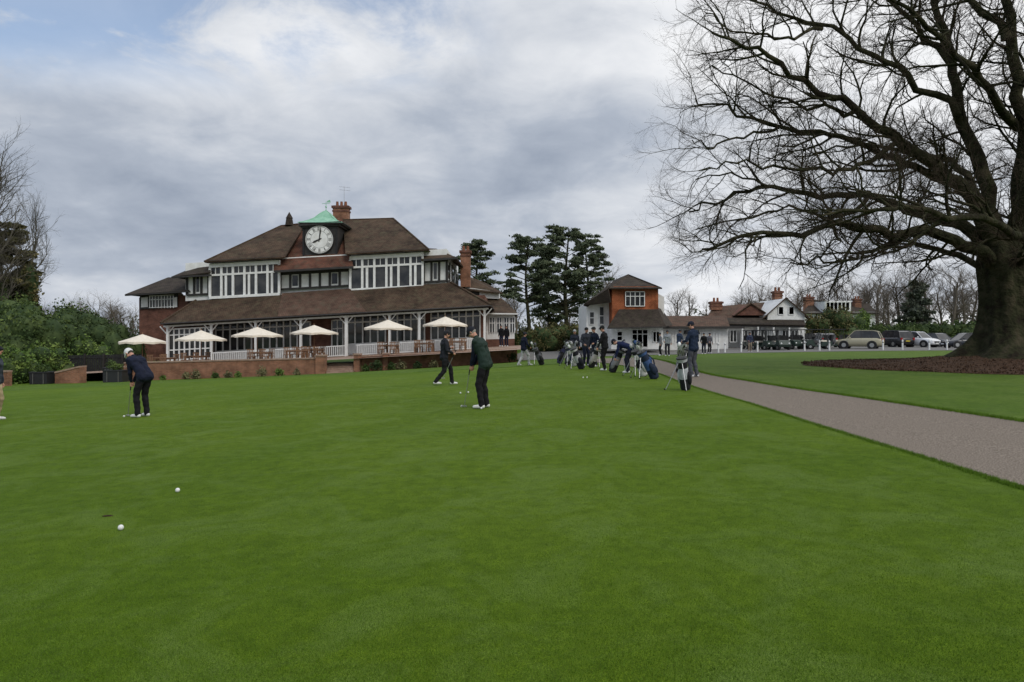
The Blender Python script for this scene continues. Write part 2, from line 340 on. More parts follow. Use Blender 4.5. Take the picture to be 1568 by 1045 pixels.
LB=[
 ([(1532,415,27),(1490,380,26.5),(1420,354,26),(1350,356,25.5),(1290,345,25),(1215,358,24.5),(1140,362,24),(1075,382,24)],.42,.05),
 ([(1530,405,27),(1475,348,27.5),(1410,330,28),(1340,300,28.5),(1260,300,29),(1180,285,29),(1110,305,29.5),(1055,325,30)],.40,.05),
 ([(1530,400,27),(1495,312,26.5),(1440,255,26),(1380,215,25.5),(1310,170,25),(1230,120,24.5),(1160,80,24),(1090,50,23.5)],.48,.05),
 ([(1535,395,27),(1510,290,27.5),(1478,190,28),(1455,90,28),(1430,0,28.5),(1410,-110,29)],.52,.10),
 ([(1545,400,27),(1566,290,27),(1562,180,26.5),(1548,60,26),(1535,-60,26),(1520,-150,26)],.58,.10),
 ([(1487,300,26.6),(1420,262,26.3),(1350,235,26),(1270,205,26),(1190,195,26),(1120,170,26),(1065,150,26)],.26,.04),
 ([(1478,190,28),(1410,130,28),(1340,85,28),(1260,40,28),(1170,10,28),(1100,-20,28)],.25,.04),
 ([(1550,400,27),(1600,330,27),(1680,290,27),(1780,280,27.5),(1880,300,28)],.45,.06),
 ([(1560,300,27),(1630,210,27.5),(1720,120,28),(1800,60,28)],.35,.06),
 ([(1540,410,27),(1575,372,25),(1520,345,22.5),(1430,322,20.8),(1350,318,19.8),(1260,330,19)],.30,.04),
 ([(1540,390,27),(1500,300,29.5),(1450,250,32),(1380,230,34),(1300,225,35.5),(1220,240,36.5)],.36,.04),
 ([(1458,100,28),(1400,40,28.5),(1330,-20,29),(1250,-70,29)],.22,.04),
 ([(1562,200,26.6),(1500,120,25),(1440,60,24),(1370,10,23),(1290,-30,22.5)],.26,.04),
 ([(1550,390,27),(1580,250,25),(1600,100,24),(1590,-60,24)],.36,.06),
 ([(1420,354,26),(1370,370,25),(1320,392,24.5),(1265,400,24),(1210,402,24)],.16,.03),
 ([(1545,390,27),(1570,340,30),(1600,280,33),(1620,180,34)],.34,.06),
 ([(1380,215,25.5),(1330,250,25),(1270,262,24.6),(1200,255,24.4),(1130,250,24),(1070,262,24)],.15,.03),
 ([(1548,60,26),(1490,0,26.5),(1430,-60,27),(1350,-110,27)],.25,.05),
 ([(1530,410,27),(1450,388,29),(1380,380,31),(1310,385,32),(1240,395,33)],.24,.03),
 ([(1310,170,25),(1240,165,25),(1170,140,25),(1090,100,25)],.12,.03),
 ([(1260,40,28),(1200,60,27),(1140,50,26.5),(1080,20,26)],.11,.03),
 ([(1340,300,28.5),(1280,330,28),(1210,320,28),(1130,335,28),(1065,352,28)],.14,.03),
 ([(1190,195,26),(1140,210,25.5),(1090,225,25),(1060,215,25)],.08,.03),
 ([(1180,285,29),(1120,265,29),(1065,275,29)],.08,.03),
]
cfg=[dict(n=14,ref=10,len=3.4,ang=(.5,1.1),up=.12,r=.066,seg=6,wig=.19,trop=.02,k=5,tap=.25,t0=.14,thick=9),
     dict(n=8,ref=3.2,len=1.6,ang=(.45,1.0),up=.1,r=.027,seg=4,wig=.22,trop=.03,k=4,tap=.35,t0=.15),
     dict(n=7,ref=1.4,len=.85,ang=(.4,.95),up=.08,r=.0125,seg=3,wig=.22,trop=.02,k=3,tap=.5,t0=.15,thick=2),
     dict(n=4.8,ref=.7,len=.45,ang=(.4,.9),up=.05,r=.0085,seg=2,wig=.2,trop=.02,k=3,tap=.6,t0=.15,thick=2)]
for l,r0,r1 in LB:
    pts,rad=limb(l,r0,r1); spawn(T,T2,pts,rad,0,cfg)
T.obj('limbs',M['bark'],oak); T2.obj('twigs',M['twig'],oak)
print('oak',T.n,T2.n)
def bare_tree(seed,H,spread,mat,dense=1.0,name='bare_tree',twr=.02):
    global rng; rng=np.random.RandomState(seed); A=Tubes()
    tr=polyline(np.zeros(3)-np.array([0,0,.5]),np.array([0,0,1.]),H*.75,7,.06,.1); rd=np.linspace(H*.018,H*.006,8); A.add(tr,rd,7)
    c=[dict(n=12*dense,ref=H*.75,len=H*.42,ang=(.45,.95),up=.3,r=H*.0065,seg=5,wig=.16,trop=.06,k=4,tap=.3,t0=.2,thick=9),
       dict(n=7*dense,ref=H*.3,len=H*.2,ang=(.4,.9),up=.15,r=H*.003,seg=3,wig=.2,trop=.05,k=3,tap=.4,t0=.15,thick=9),
       dict(n=6,ref=H*.16,len=H*.10,ang=(.4,.9),up=.1,r=twr,seg=3,wig=.2,trop=.03,k=3,tap=.5,t0=.1,thick=9),
       dict(n=4,ref=H*.08,len=H*.05,ang=(.4,.9),up=.1,r=twr*.7,seg=2,wig=.2,trop=.03,k=3,tap=.6,t0=.1,thick=9)]
    spawn(A,A,tr,rd,0,c); V=np.concatenate(A.V); V[:,:2]*=spread
    return V,np.concatenate(A.Fq)
protos=[bare_tree(s,12,1.15,None,1.0,twr=.026) for s in (11,12,13)]
pm=[]
for V,Fq in protos:
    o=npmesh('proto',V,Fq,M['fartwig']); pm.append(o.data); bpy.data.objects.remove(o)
def place(mesh,name,loc,sc,rz,parent=None):
    o=bpy.data.objects.new(name,mesh); scene.collection.objects.link(o); o.location=loc; o.scale=(sc[0],sc[0],sc[1]); o.rotation_euler=(0,0,rz); o.parent=parent; return o
far=empty('distant_bare_trees')
R=random.Random(5)
def fartree(px,topy,D,wid=1.0):
    g=G(px,D); H=P(px,topy,D).z-g.z; s=H/12.0
    place(R.choice(pm),'tree',g,(s*wid,s),R.uniform(0,6.3),far)
for px,ty,D in [(95,460,120),(125,452,115),(150,448,110),(178,455,105),(205,466,110),(60,455,120),(30,450,110),(110,450,100),(165,448,118),(190,458,112),
   (740,415,120),(760,420,110),(775,440,120),(925,406,130),(948,410,125),(905,430,130),(1035,433,130),(1052,438,125),(1010,455,140),(790,430,125),(935,418,118),
   (1160,430,130),(1185,430,125),(1215,422,140),(1250,422,120),(1290,412,125),(1330,414,120),(1375,406,120),(1425,400,115),(1455,396,110),(1490,414,120),(1120,455,140),(1080,460,140),
   (1540,430,120),(1600,420,120),(1270,430,110),(1310,432,110),(1350,428,105),(1400,422,110),(1440,418,120),(1230,438,125),(-40,440,120),(-100,430,110),(1680,420,110),(840,470,150),(870,460,150),(1140,438,135),(1200,434,120),(1475,410,115),(1360,418,112),(1345,408,125),(1390,402,120),(1170,433,122),(1415,408,118),(1300,424,118),(1240,428,130),(1145,432,128),(1500,405,118),(1465,404,122),(1320,420,122)]:
    fartree(px,ty,D,R.uniform(1.0,1.35))
V,Fq=bare_tree(31,14,.95,None,1.45,twr=.015)
o=npmesh('bare_tree',V,Fq,M['ltwig']); g=G(-12,62); o.location=g; sc=(P(0,178,62).z-g.z)/14.3; o.scale=(sc*.98,sc*.98,sc)
V,Fq=bare_tree(32,14,.95,None,1.3,twr=.017)
o=npmesh('bare_tree',V,Fq,M['ltwig']); g=G(34,75); o.location=g; sc=(P(0,280,75).z-g.z)/14.3; o.scale=(sc*.7,sc*.7,sc)
# ---------------------------------------------------------------- leafy things
nr=np.random.RandomState(9)
def leafcloud(cs,size,shell=.55):
    Vs=[];
    for cx,cy,cz,rx,ry,rz,k in cs:
        d=nr.normal(size=(k,3)); d/=np.linalg.norm(d,axis=1)[:,None]; rr=(shell+(1-shell)*nr.rand(k))*(1+.22*np.sin(5*d[:,0]+3*d[:,2])+.16*np.sin(9*d[:,1]+cx))
        c=d*rr[:,None]*np.array([rx,ry,rz])+np.array([cx,cy,cz])
        a=nr.normal(size=(k,3)); a/=np.linalg.norm(a,axis=1)[:,None]; b=np.cross(a,nr.normal(size=(k,3))); b/=np.linalg.norm(b,axis=1)[:,None]
        s=size*nr.uniform(.6,1.4,k)[:,None]
        Vs.append(np.stack([c-a*s,c+b*s*.6,c+a*s,c-b*s*.6],1).reshape(-1,3))
    V=np.concatenate(Vs); return V,np.arange(len(V)).reshape(-1,4)
def core(mb,c,r,m): mb.ell(c,r,m,10,7)
def pine(name,px,D,topy,prof,seed,trunkw=.35,botfrac=.35,size=.15,nb=40,cs=.040,mat='pine',lean=0,npc=120):
    rr=random.Random(seed); e=empty(name); g=G(px,D); H=P(px,topy,D).z-g.z; A=Tubes()
    tx=[np.array([g.x+.25*math.sin(k*.7+seed)+lean*k/8,g.y,g.z-.3+k*H/8]) for k in range(9)]
    A.add(np.array(tx),np.linspace(trunkw,.06,9),8); cl=[]
    for k in range(nb):
        f=botfrac+(1-botfrac)*(k/(nb-1)); z=g.z+H*f*.97; w=prof(f)*H
        an=rr.uniform(0,6.28) if k%2 else (0 if rr.random()<.5 else math.pi)+rr.uniform(-.5,.5)
        L=w*rr.uniform(.45,1.15); cxx=g.x+lean*f; tip=np.array([cxx+math.cos(an)*L,g.y+math.sin(an)*L,z+L*.15])
        st=np.array([cxx,g.y,z-.4]); A.add(np.array([st,(st+tip)/2+np.array([0,0,.1]),tip]),[.10*(1.2-f),.06,.03],5)
        for q in range(rr.randint(3,5)):
            t=rr.uniform(.4,1.08); c=st+(tip-st)*t; c[2]+=rr.uniform(-.05,.5); c[1]+=rr.uniform(-.6,.6); c[0]+=rr.uniform(-.5,.5)
            s=rr.uniform(.45,1.0)*H*cs; cl.append((c[0],c[1],c[2],s*1.6,s*1.4,s*.5,int(npc)))
    A.obj('trunk',M['bark'],e); V,Fq=leafcloud(cl,size,shell=.1); npmesh('needles',V,Fq,M[mat],e)
pine('pine_tree',808,85,362,lambda f:.22*math.sin(min(1,(1.08-f)*1.9)*1.5)+.03,1,.30,.42)
pine('pine_tree',868,88,346,lambda f:.28*min(1,(1.14-f)*2.6)+.02,2,.38,.26,nb=52)
pine('pine_tree',898,92,362,lambda f:.22*min(1,(1.1-f)*2.5)+.02,5,.33,.28)
pine('pine_tree',728,95,368,lambda f:.18*min(1,(1.1-f)*2.4)+.02,3,.33,.4)
pine('pine_tree',842,95,382,lambda f:.18*min(1,(1.1-f)*2.2)+.02,8,.33,.25)
pine('conifer_tree',1405,105,432,lambda f:.30*(1.08-f)+.02,4,.3,.12,.24,mat='farcon',cs=.05)
pine('conifer_tree',4,66,345,lambda f:.34*(1.15-f)+.04,6,.33,.1,.18,nb=46,mat='ivy',cs=.05,npc=150)
def bushrow(name,items,mat,size,dens=60):
    cl=[]; mb=MB(); rr=random.Random(len(items)*7+int(items[0][0]))
    for px,ty,D,hw,dp in items:
        g=G(px,D); H=P(px,ty,D).z-g.z+.2
        for q in range(9):
            s=rr.uniform(.28,.55); x=g.x+rr.uniform(-.7,.7)*hw; y=g.y+rr.uniform(-.6,.5)*dp; z=g.z+H*rr.uniform(.2,.75)
            rz=min(H*.42,hw*.8)*rr.uniform(.5,1.); rz=min(rz,g.z+H-z+.05)
            cl.append((x,y,z,hw*s,dp*s,max(rz,.2),int(dens*8)))
            core(mb,(x,y,z),(hw*s*.75,dp*s*.75,max(rz,.2)*.75),M['yew'])
        cl.append((g.x,g.y,g.z+H*.3,hw*.95,dp*.8,H*.32,int(dens*14))); core(mb,(g.x,g.y,g.z+H*.25),(hw*.8,dp*.65,H*.30),M['yew'])
    V,Fq=leafcloud(cl,size,shell=.6); e=empty(name); npmesh('leaves',V,Fq,M[mat],e); mb.obj('inner_mass',e)
bushrow('evergreen_hedge',[(-60,470,56,4,3),(10,462,58,4.5,3),(60,455,60,4,3),(100,468,62,3.5,3),(90,490,55,3,2.5),(30,480,52,3.5,3),(-30,480,50,3.5,3)],'hedge',.12,90)
bushrow('yew_shrub',[(125,478,58,2.6,2.2),(155,485,56,2.4,2),(180,492,60,2.2,2)],'yew',.10,80)
bushrow('laurel_shrub',[(5,522,45,2,1.6),(45,530,47,1.6,1.4),(-40,520,45,2,1.6),(140,520,54,1.6,1.3),(85,528,50,1.8,1.3)],'laurel',.10,60)
bushrow('ivy_shrub',[(-10,360,64,3.2,3),(30,440,66,2.6,2),(-40,390,64,3,3)],'ivy',.16,90)
bushrow('clipped_hedge',[(1350+22*k,498-k*.4,84,2.0,1.2) for k in range(9)]+[(1560+25*k,498,84,2.0,1.2) for k in range(5)],'hedge',.12,40)
bushrow('background_shrubs',[(1290,472,86,2.6,2),(1250,488,84,2,2),(830,500,80,2.4,2),(860,498,84,2.6,2),(885,505,80,2.2,2),(800,505,90,2.4,2),(1130,500,95,3,2)],'ivy',.14,50)
bushrow('garden_bush',[(1305,478,90,3,2)],'laurel',.12,60)
cl=[]
for k in range(70):
    px=-400+k*36; D=150; g=G(px,D); hh=R.uniform(3,6.5); cl.append((g.x,g.y,g.z+hh*.5,R.uniform(3,5),3,hh*.6,420))
V,Fq=leafcloud(cl,.34,shell=.6); npmesh('distant_treeline',V,Fq,M['farcon'])
# ---------------------------------------------------------------- clubhouse
club=empty('clubhouse')
parts={}
def B(part):
    if part not in parts: parts[part]=MB()
    return parts[part]
def crect(part,u0,u1,v0,v1,D,th,mat,fn=C): B(part).prism([fn(u0,v1,D),fn(u1,v1,D),fn(u1,v0,D),fn(u0,v0,D)],(0,th,0),M[mat])
def wgrid(u0,u1,v0,v1,D,nx,hs,fw=1.6,mat='white',fn=C,hw=None,gl='glass'):
    crect('window_glass',u0,u1,v0,v1,D+.10,.04,gl,fn)
    for k in range(nx+1):
        u=u0+(u1-u0)*k/nx; w=fw; crect('window_frames',u-w/2,u+w/2,v0,v1,D,.09,mat,fn)
    for v in [v0,v1]+list(hs): crect('window_frames',u0,u1,v-(hw or fw)/2,v+(hw or fw)/2,D+.012,.07,mat,fn)
def roofq(pts,mat='roof',th=.12,part='roof'):
    pts=[Vector(p) for p in pts]; n=(pts[1]-pts[0]).cross(pts[2]-pts[0]).normalized()
    if n.z<0: n=-n
    B(part).prism([p for p in pts],-n*th,M[mat])
def edge(pts,r,mat,part='trim'): 
    for a,b in zip(pts[:-1],pts[1:]): B(part).cone(a,b,r,r,M[mat],6)
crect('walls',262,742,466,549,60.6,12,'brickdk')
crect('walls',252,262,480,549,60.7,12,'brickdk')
for (a,b,nx) in [(330,385,5),(392,455,6),(532,590,5),(598,650,5),(660,735,7)]:
    wgrid(a,b,487,545,60.4,nx,[497,530],2.0)
    crect('walls',a,b,531,544,60.33,.05,'white')
wgrid(462,475,492,546,60.4,1,[505],2)
wgrid(508,525,492,546,60.4,2,[505],1.7)
wgrid(258,322,492,546,57.2,8,[501,524],1.8)
crect('walls',258,322,538,547,57.1,.08,'white')
for u in [256,323,391,460,530,596,642,742]:
    w=3.4 if u not in(530,) else 4.7
    crect('verandah_columns',u-w/2,u+w/2,481,549,57.0,.18,'white')
    crect('verandah_columns',u-w,u+w,486,489,56.95,.28,'white')
    for s in (-1,1):
        a=C(u+s*1.5,498,57.08); b=C(u+s*11,487,57.08); B('verandah_columns').cone(a,b,.05,.05,M['white'],6)
crect('trim',250,748,482.5,485.6,56.98,.2,'black')
crect('trim',250,748,485.8,488.2,57.02,.12,'white')
crect('trim',262,742,488.6,489.5,59.0,.1,'black')
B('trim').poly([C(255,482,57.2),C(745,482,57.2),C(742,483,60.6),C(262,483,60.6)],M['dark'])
def railing(u0,u1,D,v0=531,v1=548):
    crect('railings',u0,u1,v0,v0+1.6,D,.07,'white'); crect('railings',u0,u1,v1-2.2,v1-.8,D,.06,'white')
    k=u0+1.5
    while k<u1: crect('railings',k,k+1.2,v0+1.6,v1-2.2,D+.01,.04,'white'); k+=2.9
for a,b in [(325,389),(393,458),(462,528),(545,594),(598,640),(644,740)]: railing(a,b,57.05)
roofq([C(246,482,56.4),C(752,482,56.4),C(690,444,60.2),C(300,450,60.2)])
roofq([C(246,482,56.4),C(300,450,60.2),Vector(C(300,450,60.2))+Vector((.3,12,0)),Vector(C(246,482,56.4))+Vector((0,16,0))])
roofq([C(752,482,56.4),C(690,444,60.2),Vector(C(690,444,60.2))+Vector((0,12,0)),Vector(C(752,482,56.4))+Vector((0,16,0))])
edge([C(246,483,56.35),C(752,483,56.35)],.07,'black'); edge([C(752,483,56.35),Vector(C(752,483,56.35))+Vector((0,14,0))],.07,'black')
edge([C(752,481.4,56.4),C(690,443.6,60.2)],.10,'roof'); edge([C(246,481.4,56.4),C(300,449.6,60.2)],.10,'roof')
roofq([C(425,481.2,56.35),C(560,481.2,56.35),C(536,444.5,60.1),C(432,446,60.1)],'roofbr',.06)
# ---- upper floor
crect('walls',284,684,392,450,60.9,13,'white')
def bay(u0,u1,n,v0=392,v1=449,D=60.1):
    crect('walls',u0,u1,v0+9,v1,D+.2,1.2,'black')
    crect('window_frames',u0-1,u1+1,v0+3,v0+9,D-.08,.28,'white')
    crect('window_frames',u0-1,u1+1,v1-4,v1,D-.08,.28,'white')
    st=(u1-u0)/n
    for k in range(n+1):
        w=3.4
        crect('window_frames',u0+k*st-w/2,u0+k*st+w/2,v0+9,v1-4,D-.02,.2,'white')
    for k in range(n):
        a=u0+k*st; crect('window_glass',a+1.6,a+st-1.6,v0+9,v1-4,D+.12,.04,'glass')
        crect('window_frames',a+1.3,a+st-1.3,v0+19,v0+22,D+.0,.1,'white')
        crect('window_frames',a+st/2-.5,a+st/2+.5,v0+9,v0+19,D+.02,.08,'white')
        if k%2==1: crect('window_frames',a+st*.30,a+st*.5,v0+21,v1-4,D+.03,.06,'white')
bay(321,427,6); bay(536,647,6)
crect('trim',314,430,389.5,393,59.5,.5,'black'); crect('trim',531,654,389.5,393,59.5,.5,'black')
def panels(u0,u1,v0,v1,D,n,glassk=()):
    crect('timber_frame',u0,u1,v0,v1,D+.1,.1,'white')
    for k in range(n+1):
        u=u0+(u1-u0)*k/n; crect('timber_frame',u-1.7,u+1.7,v0,v1,D,.1,'black')
    for k in glassk:
        a=u0+(u1-u0)*k/n; b=u0+(u1-u0)*(k+1)/n; crect('window_glass',a+3.5,b-3.5,v0+3,v1-4,D+.05,.06,'glass')
    for v in (v0,v1): crect('timber_frame',u0,u1,v-1.5,v+1.5,D+.012,.1,'black')
panels(429,535,417,440,60.6,7,(1,5))
crect('timber_frame',429,535,408,417,60.62,.1,'black')
panels(649,684,410,441,60.7,3,(1,))
panels(286,319,410,441,60.7,3,(1,))
e1=C(313,391,59.4); e2=C(436,391,59.4); r1=C(430,343,66.5); r2=C(468,341,66.5)
roofq([e1,e2,r2,r1],'roof'); roofq([e1,r1,Vector(e1)+Vector((0,15,0))],'roof')
e3=C(529,391,59.4); e4=C(656,391,59.4); r3=C(525,339,66.5); r4=C(602,341,66.5)
roofq([e3,e4,r4,r3],'roof'); roofq([e4,r4,Vector(e4)+Vector((0,15,0))],'roof')
c1=C(419,411,59.3); c2=C(541,411,59.3)
roofq([c1,c2,C(527,338,66.6),C(430,341.5,66.6)],'roofred')
crect('trim',420,540,410.5,413.5,59.25,.3,'black')
for a,b in [(e1,r1),(e4,r4),(r3,r4),(r1,r2)]: edge([a,b],.09,'roof')
B('walls').poly([C(428,392,59.6),C(428,411,59.8),C(428,392,62.5)],M['white']); B('walls').poly([C(535,392,59.6),C(535,411,59.8),C(535,392,62.5)],M['white'])
roofq([r1,r4,Vector(e4)+Vector((0,15,0)),Vector(e1)+Vector((0,15,0))],'roof')
roofq([P(262,424,59.6),P(322,417,59.6),P(322,404,61.5),P(300,408,63)],'roofdk'); roofq([P(262,424,59.6),P(300,408,63),Vector(P(262,424,59.6))+Vector((0,10,0))],'roofdk')
crect('trim',263,322,411.2,413.6,59.6,.25,'black')
roofq([P(645,398,59.8),P(700,395,59.8),P(668,381,63),P(645,380,63)],'roof'); roofq([P(700,395,59.8),P(668,381,63),Vector(P(680,385,63))+Vector((0,9,0)),Vector(P(700,395,59.8))+Vector((0,12,0))],'roof')
crect('trim',648,700,405.5,408.5,59.75,.25,'black')
sx=C(684,441,60.9)
for k in range(6):
    y=61.0+k*2.4; B('timber_frame').box((sx.x+.03,y,C(684,425,60.9).z),(.14,.3,1.9),M['black'])
B('timber_frame').box((sx.x+.02,67,C(684,441,60.9).z),(.1,12,.3),M['black'])
for y in (62.2,67,71.8): B('window_glass').box((sx.x+.03,y,C(684,425,60.9).z),(.06,1.2,1.2),M['glass'])
# ---- left wing
B('walls').prism([P(213,553,62),P(275,553,62),P(290,452,62),P(213,456,62)],(0,9,0),M['brickdk'])
B('timber_frame').prism([P(214,474,61.85),P(272,470,61.85),P(272,449,61.85),P(214,453,61.85)],(0,.1,0),M['black'])
for a,b in [(216,226),(266,271)]: B('timber_frame').prism([P(a,471,61.8),P(b,470.4,61.8),P(b,455,61.8),P(a,456,61.8)],(0,.1,0),M['white'])
for k in range(4):
    a=229+k*9.2; B('window_glass').prism([P(a,471,61.78),P(a+8,470.4,61.78),P(a+8,454,61.78),P(a,454.4,61.78)],(0,.1,0),M['glass'])
    for q in (a-.6,a+3.7,a+8): B('window_frames').prism([P(q,472,61.7),P(q+1.1,472,61.7),P(q+1.1,453,61.7),P(q,453,61.7)],(0,.07,0),M['white'])
for yy in (453.5,459.5,471.5): B('window_frames').prism([P(228,yy+.6,61.71),P(266,yy-1.2,61.71),P(266,yy-2.2,61.71),P(228,yy-.5,61.71)],(0,.06,0),M['white'])
roofq([P(191,451,60.6),P(290,445,60.6),P(290,424,65),P(257,425,65)],'roofdk'); roofq([P(191,451,60.6),P(257,425,65),Vector(P(191,451,60.6))+Vector((0,12,0))],'roofdk')
B('trim').prism([P(191,453.5,60.55),P(290,447.5,60.55),P(290,445.5,60.55),P(191,451.5,60.55)],(0,.2,0),M['black'])
# ---- right annex
B('walls').prism([P(744,545,64.5),P(788,540,64.5),P(788,478,64.5),P(744,476,64.5)],(0,12,0),M['white'])
for a in (750,761,772,781):
    B('window_glass').prism([P(a,509,64.4),P(a+7,508.6,64.4),P(a+7,487,64.4),P(a,487,64.4)],(0,.06,0),M['glass'])
    for q in (a-.8,a+3.1,a+6.6): B('window_frames').prism([P(q,510,64.33),P(q+1.1,510,64.33),P(q+1.1,486,64.33),P(q,486,64.33)],(0,.06,0),M['white'])
    B('window_frames').prism([P(a,495.6,64.34),P(a+7,495.4,64.34),P(a+7,494.4,64.34),P(a,494.6,64.34)],(0,.05,0),M['white'])
B('walls').prism([P(744,545,64.4),P(788,540,64.4),P(788,519,64.4),P(744,520,64.4)],(0,.08,0),M['brickdk'])
roofq([P(738,479,63.8),P(793,480,63.8),P(768,457,69),P(728,455,69)],'roof'); roofq([P(793,480,63.8),P(768,457,69),Vector(P(793,480,63.8))+Vector((0,12,0))],'roof')
B('trim').prism([P(738,481.5,63.75),P(793,482,63.75),P(793,480,63.75),P(738,479.5,63.75)],(0,.2,0),M['white'])
B('walls').prism([P(712,455,68),P(764,458,68),P(764,447,68),P(712,440,68)],(0,6,0),M['white'])
roofq([P(708,443,67.5),P(770,449,67.5),P(745,434,71),P(708,420,71)],'roof')
B('timber_frame').prism([P(714,452,67.9),P(734,453,67.9),P(734,447,67.9),P(714,444,67.9)],(0,.1,0),M['black'])
# ---- clock tower
tw=MB()
def tb(u0,u1,v0,v1,D,th,m): tw.prism([C(u0,v1,D),C(u1,v1,D),C(u1,v0,D),C(u0,v0,D)],(0,th,0),M[m])
tb(463,517,345,399,61.2,3.1,'black')
for u in (463.5,514): tb(u,u+2.5,346,399,61.12,.1,'dark')
tb(460,520,344,347.5,61.0,3.5,'black'); tb(457,523,340.5,344.5,60.8,3.9,'black'); tb(461,519,393,396,61.05,.2,'black')
cc=C(489,367,61.0); 
def disc(r,y,m,n=48,ri=None):
    if ri is None: tw.poly([cc+Vector((math.cos(2*math.pi*k/n)*r,y,math.sin(2*math.pi*k/n)*r)) for k in range(n)],M[m])
    else:
        for k in range(n):
            a=2*math.pi*k/n;b=2*math.pi*(k+1)/n
            tw.poly([cc+Vector((math.cos(q)*rr,y,math.sin(q)*rr)) for q,rr in ((a,r),(b,r),(b,ri),(a,ri))],M[m])
tw.cone(cc+Vector((0,-.0,0)),cc+Vector((0,.18,0)),1.30,1.30,M['black'],48)
disc(1.24,-.02,'white'); disc(1.30,-.03,'black',ri=1.23); disc(1.17,-.03,'black',ri=1.14); disc(.78,-.03,'black',ri=.76)
nums=['XII','I','II','III','IIII','V','VI','VII','VIII','IX','X','XI']
for h in range(12):
    a=h*math.pi/6; s=nums[h]; w=.10; tot=(len(s)-1)*w
    for q,ch in enumerate(s):
        off=q*w-tot/2
        def bar(x0,x1):
            pts=[]
            for (x,r) in ((x0-.018,.82),(x0+.018,.82),(x1+.018,1.10),(x1-.018,1.10)):
                xx=-(off+x) ; pts.append(cc+Vector((r*math.sin(a)-xx*math.cos(a)*1,-.035,r*math.cos(a)+xx*math.sin(a))))
            tw.poly(pts,M['black'])
        if ch=='I': bar(0,0)
        elif ch=='V': bar(0,-.04); bar(0,.04)
        else: bar(-.04,.04); bar(.04,-.04)
def hand(ang,L,w):
    d=Vector((math.sin(ang),0,math.cos(ang))); s=Vector((d.z,0,-d.x))
    o=cc+Vector((0,-.05,0)); tw.prism([o-d*.22-s*w*.5,o-d*.22+s*w*.5,o+d*L*.7+s*w,o+d*L,o+d*L*.7-s*w],(0,.015,0),M['black'])
hand(math.radians(8),1.08,.07); hand(math.radians(244),.72,.09)
base=[C(456,340.8,60.7),C(524,340.8,60.7)]; cx=(base[0].x+base[1].x)/2; hw=(base[1].x-base[0].x)/2; cy=60.7+hw; z0=base[0].z*.5+base[1].z*.5
prof=[(1,0),(.80,.16),(.6,.36),(.42,.62),(.28,.95),(.15,1.2),(.06,1.34)]
vs=[];fs=[]
for r,h in prof:
    for sx_,sy in((-1,-1),(1,-1),(1,1),(-1,1)): vs.append((cx+sx_*r*hw,cy+sy*r*hw,z0+h))
for k in range(len(prof)-1):
    for q in range(4): fs.append((k*4+q,k*4+(q+1)%4,(k+1)*4+(q+1)%4,(k+1)*4+q))
tw.add(vs,fs,M['copper']); 
for k in range(len(prof)-1):
    for sx_,sy in((-1,-1),(1,-1),(1,1),(-1,1)):
        a=(cx+sx_*prof[k][0]*hw,cy+sy*prof[k][0]*hw,z0+prof[k][1]);b=(cx+sx_*prof[k+1][0]*hw,cy+sy*prof[k+1][0]*hw,z0+prof[k+1][1]); tw.cone(a,b,.04,.04,M['copper'],5)
top=Vector((cx,cy,z0+1.3)); tw.ell(top,(.14,.14,.16),M['copper']); tw.cone(top,top+Vector((0,0,.95)),.035,.02,M['copper'],6); tw.ell(top+Vector((0,0,.45)),(.09,.09,.09),M['copper'])
tw.box(top+Vector((0,0,.75)),(.7,.03,.04),M['copper']); tw.prism([top+Vector((.05,0,.85)),top+Vector((.42,0,.85)),top+Vector((.36,0,1.1)),top+Vector((.12,0,1.0))],(0,.03,0),M['copper'])
tw.obj('clock_tower',club)
def chimney(px,pt,pb,D,w,fn=P,pots=3):
    a=P(px,pt,D); b=P(px,pb,D); z1=a.z; z0_=b.z; c=B('chimneys')
    c.box((a.x,D,(z1+z0_)/2),(w,.9,z1-z0_),M['brick']); c.box((a.x,D,z1-.15),(w+.24,1.14,.22),M['brickdk']); c.box((a.x,D,z1-.55),(w+.12,1.02,.16),M['brickdk'])
    for k in range(pots): c.cone((a.x+(k-(pots-1)/2)*.42,D,z1),(a.x+(k-(pots-1)/2)*.42,D,z1+.45),.15,.12,M['pot'],8)
chimney(523,316,350,68,1.5); chimney(713,384,440,68,.95,pots=2)
t=C(443,343,66.4); B('trim').cone(t,t+Vector((0,0,.7)),.42,.30,M['roofdk'],8); B('trim').cone(t+Vector((0,0,.7)),t+Vector((0,0,1.3)),.36,.02,M['roofdk'],8)
a=P(527,330,68); B('trim').cone(a,a+Vector((0,0,2.9)),.02,.02,M['steel'],4)
for q in (2.9,2.6): B('trim').cone(a+Vector((-.5,0,q-.05)),a+Vector((.6,0,q-.15)),.012,.012,M['steel'],4)
for nme,mb in parts.items(): mb.obj(nme,club)
# ---------------------------------------------------------------- terrace
ter=empty('terrace')
def floorz(x): return -.47+.055*(x+16.3)
mb=MB(); xs_=np.linspace(-33,1.0,12)
for a,b in zip(xs_[:-1],xs_[1:]): mb.poly([(a,46.4,floorz(a)),(b,46.4,floorz(b)),(b,63,floorz(b)),(a,63,floorz(a))],M['stone'])
mb.obj('paving',ter)
def wallseg(mb,x0,t0,x1,t1,b0,b1,D,D2=None,cop=True):
    D2=D2 or D
    a=P(x0,t0,D);b=P(x1,t1,D2);c=P(x1,b1+8,D2);d=P(x0,b0+8,D)
    mb.prism([d,c,b,a],(0,.35,0),M['brick'])
    if cop:
        k=Vector((0,-.05,0)); u=Vector((0,0,.09)); mb.prism([a+k,b+k,b+k+u,a+k+u],(0,.45,0),M['stone'])
bw=MB(); wallseg(bw,190,557,485,550,585,573,46); wallseg(bw,547,547,700,540,570,561,47.2,48); wallseg(bw,700,540,792,535,561,556,48,50)
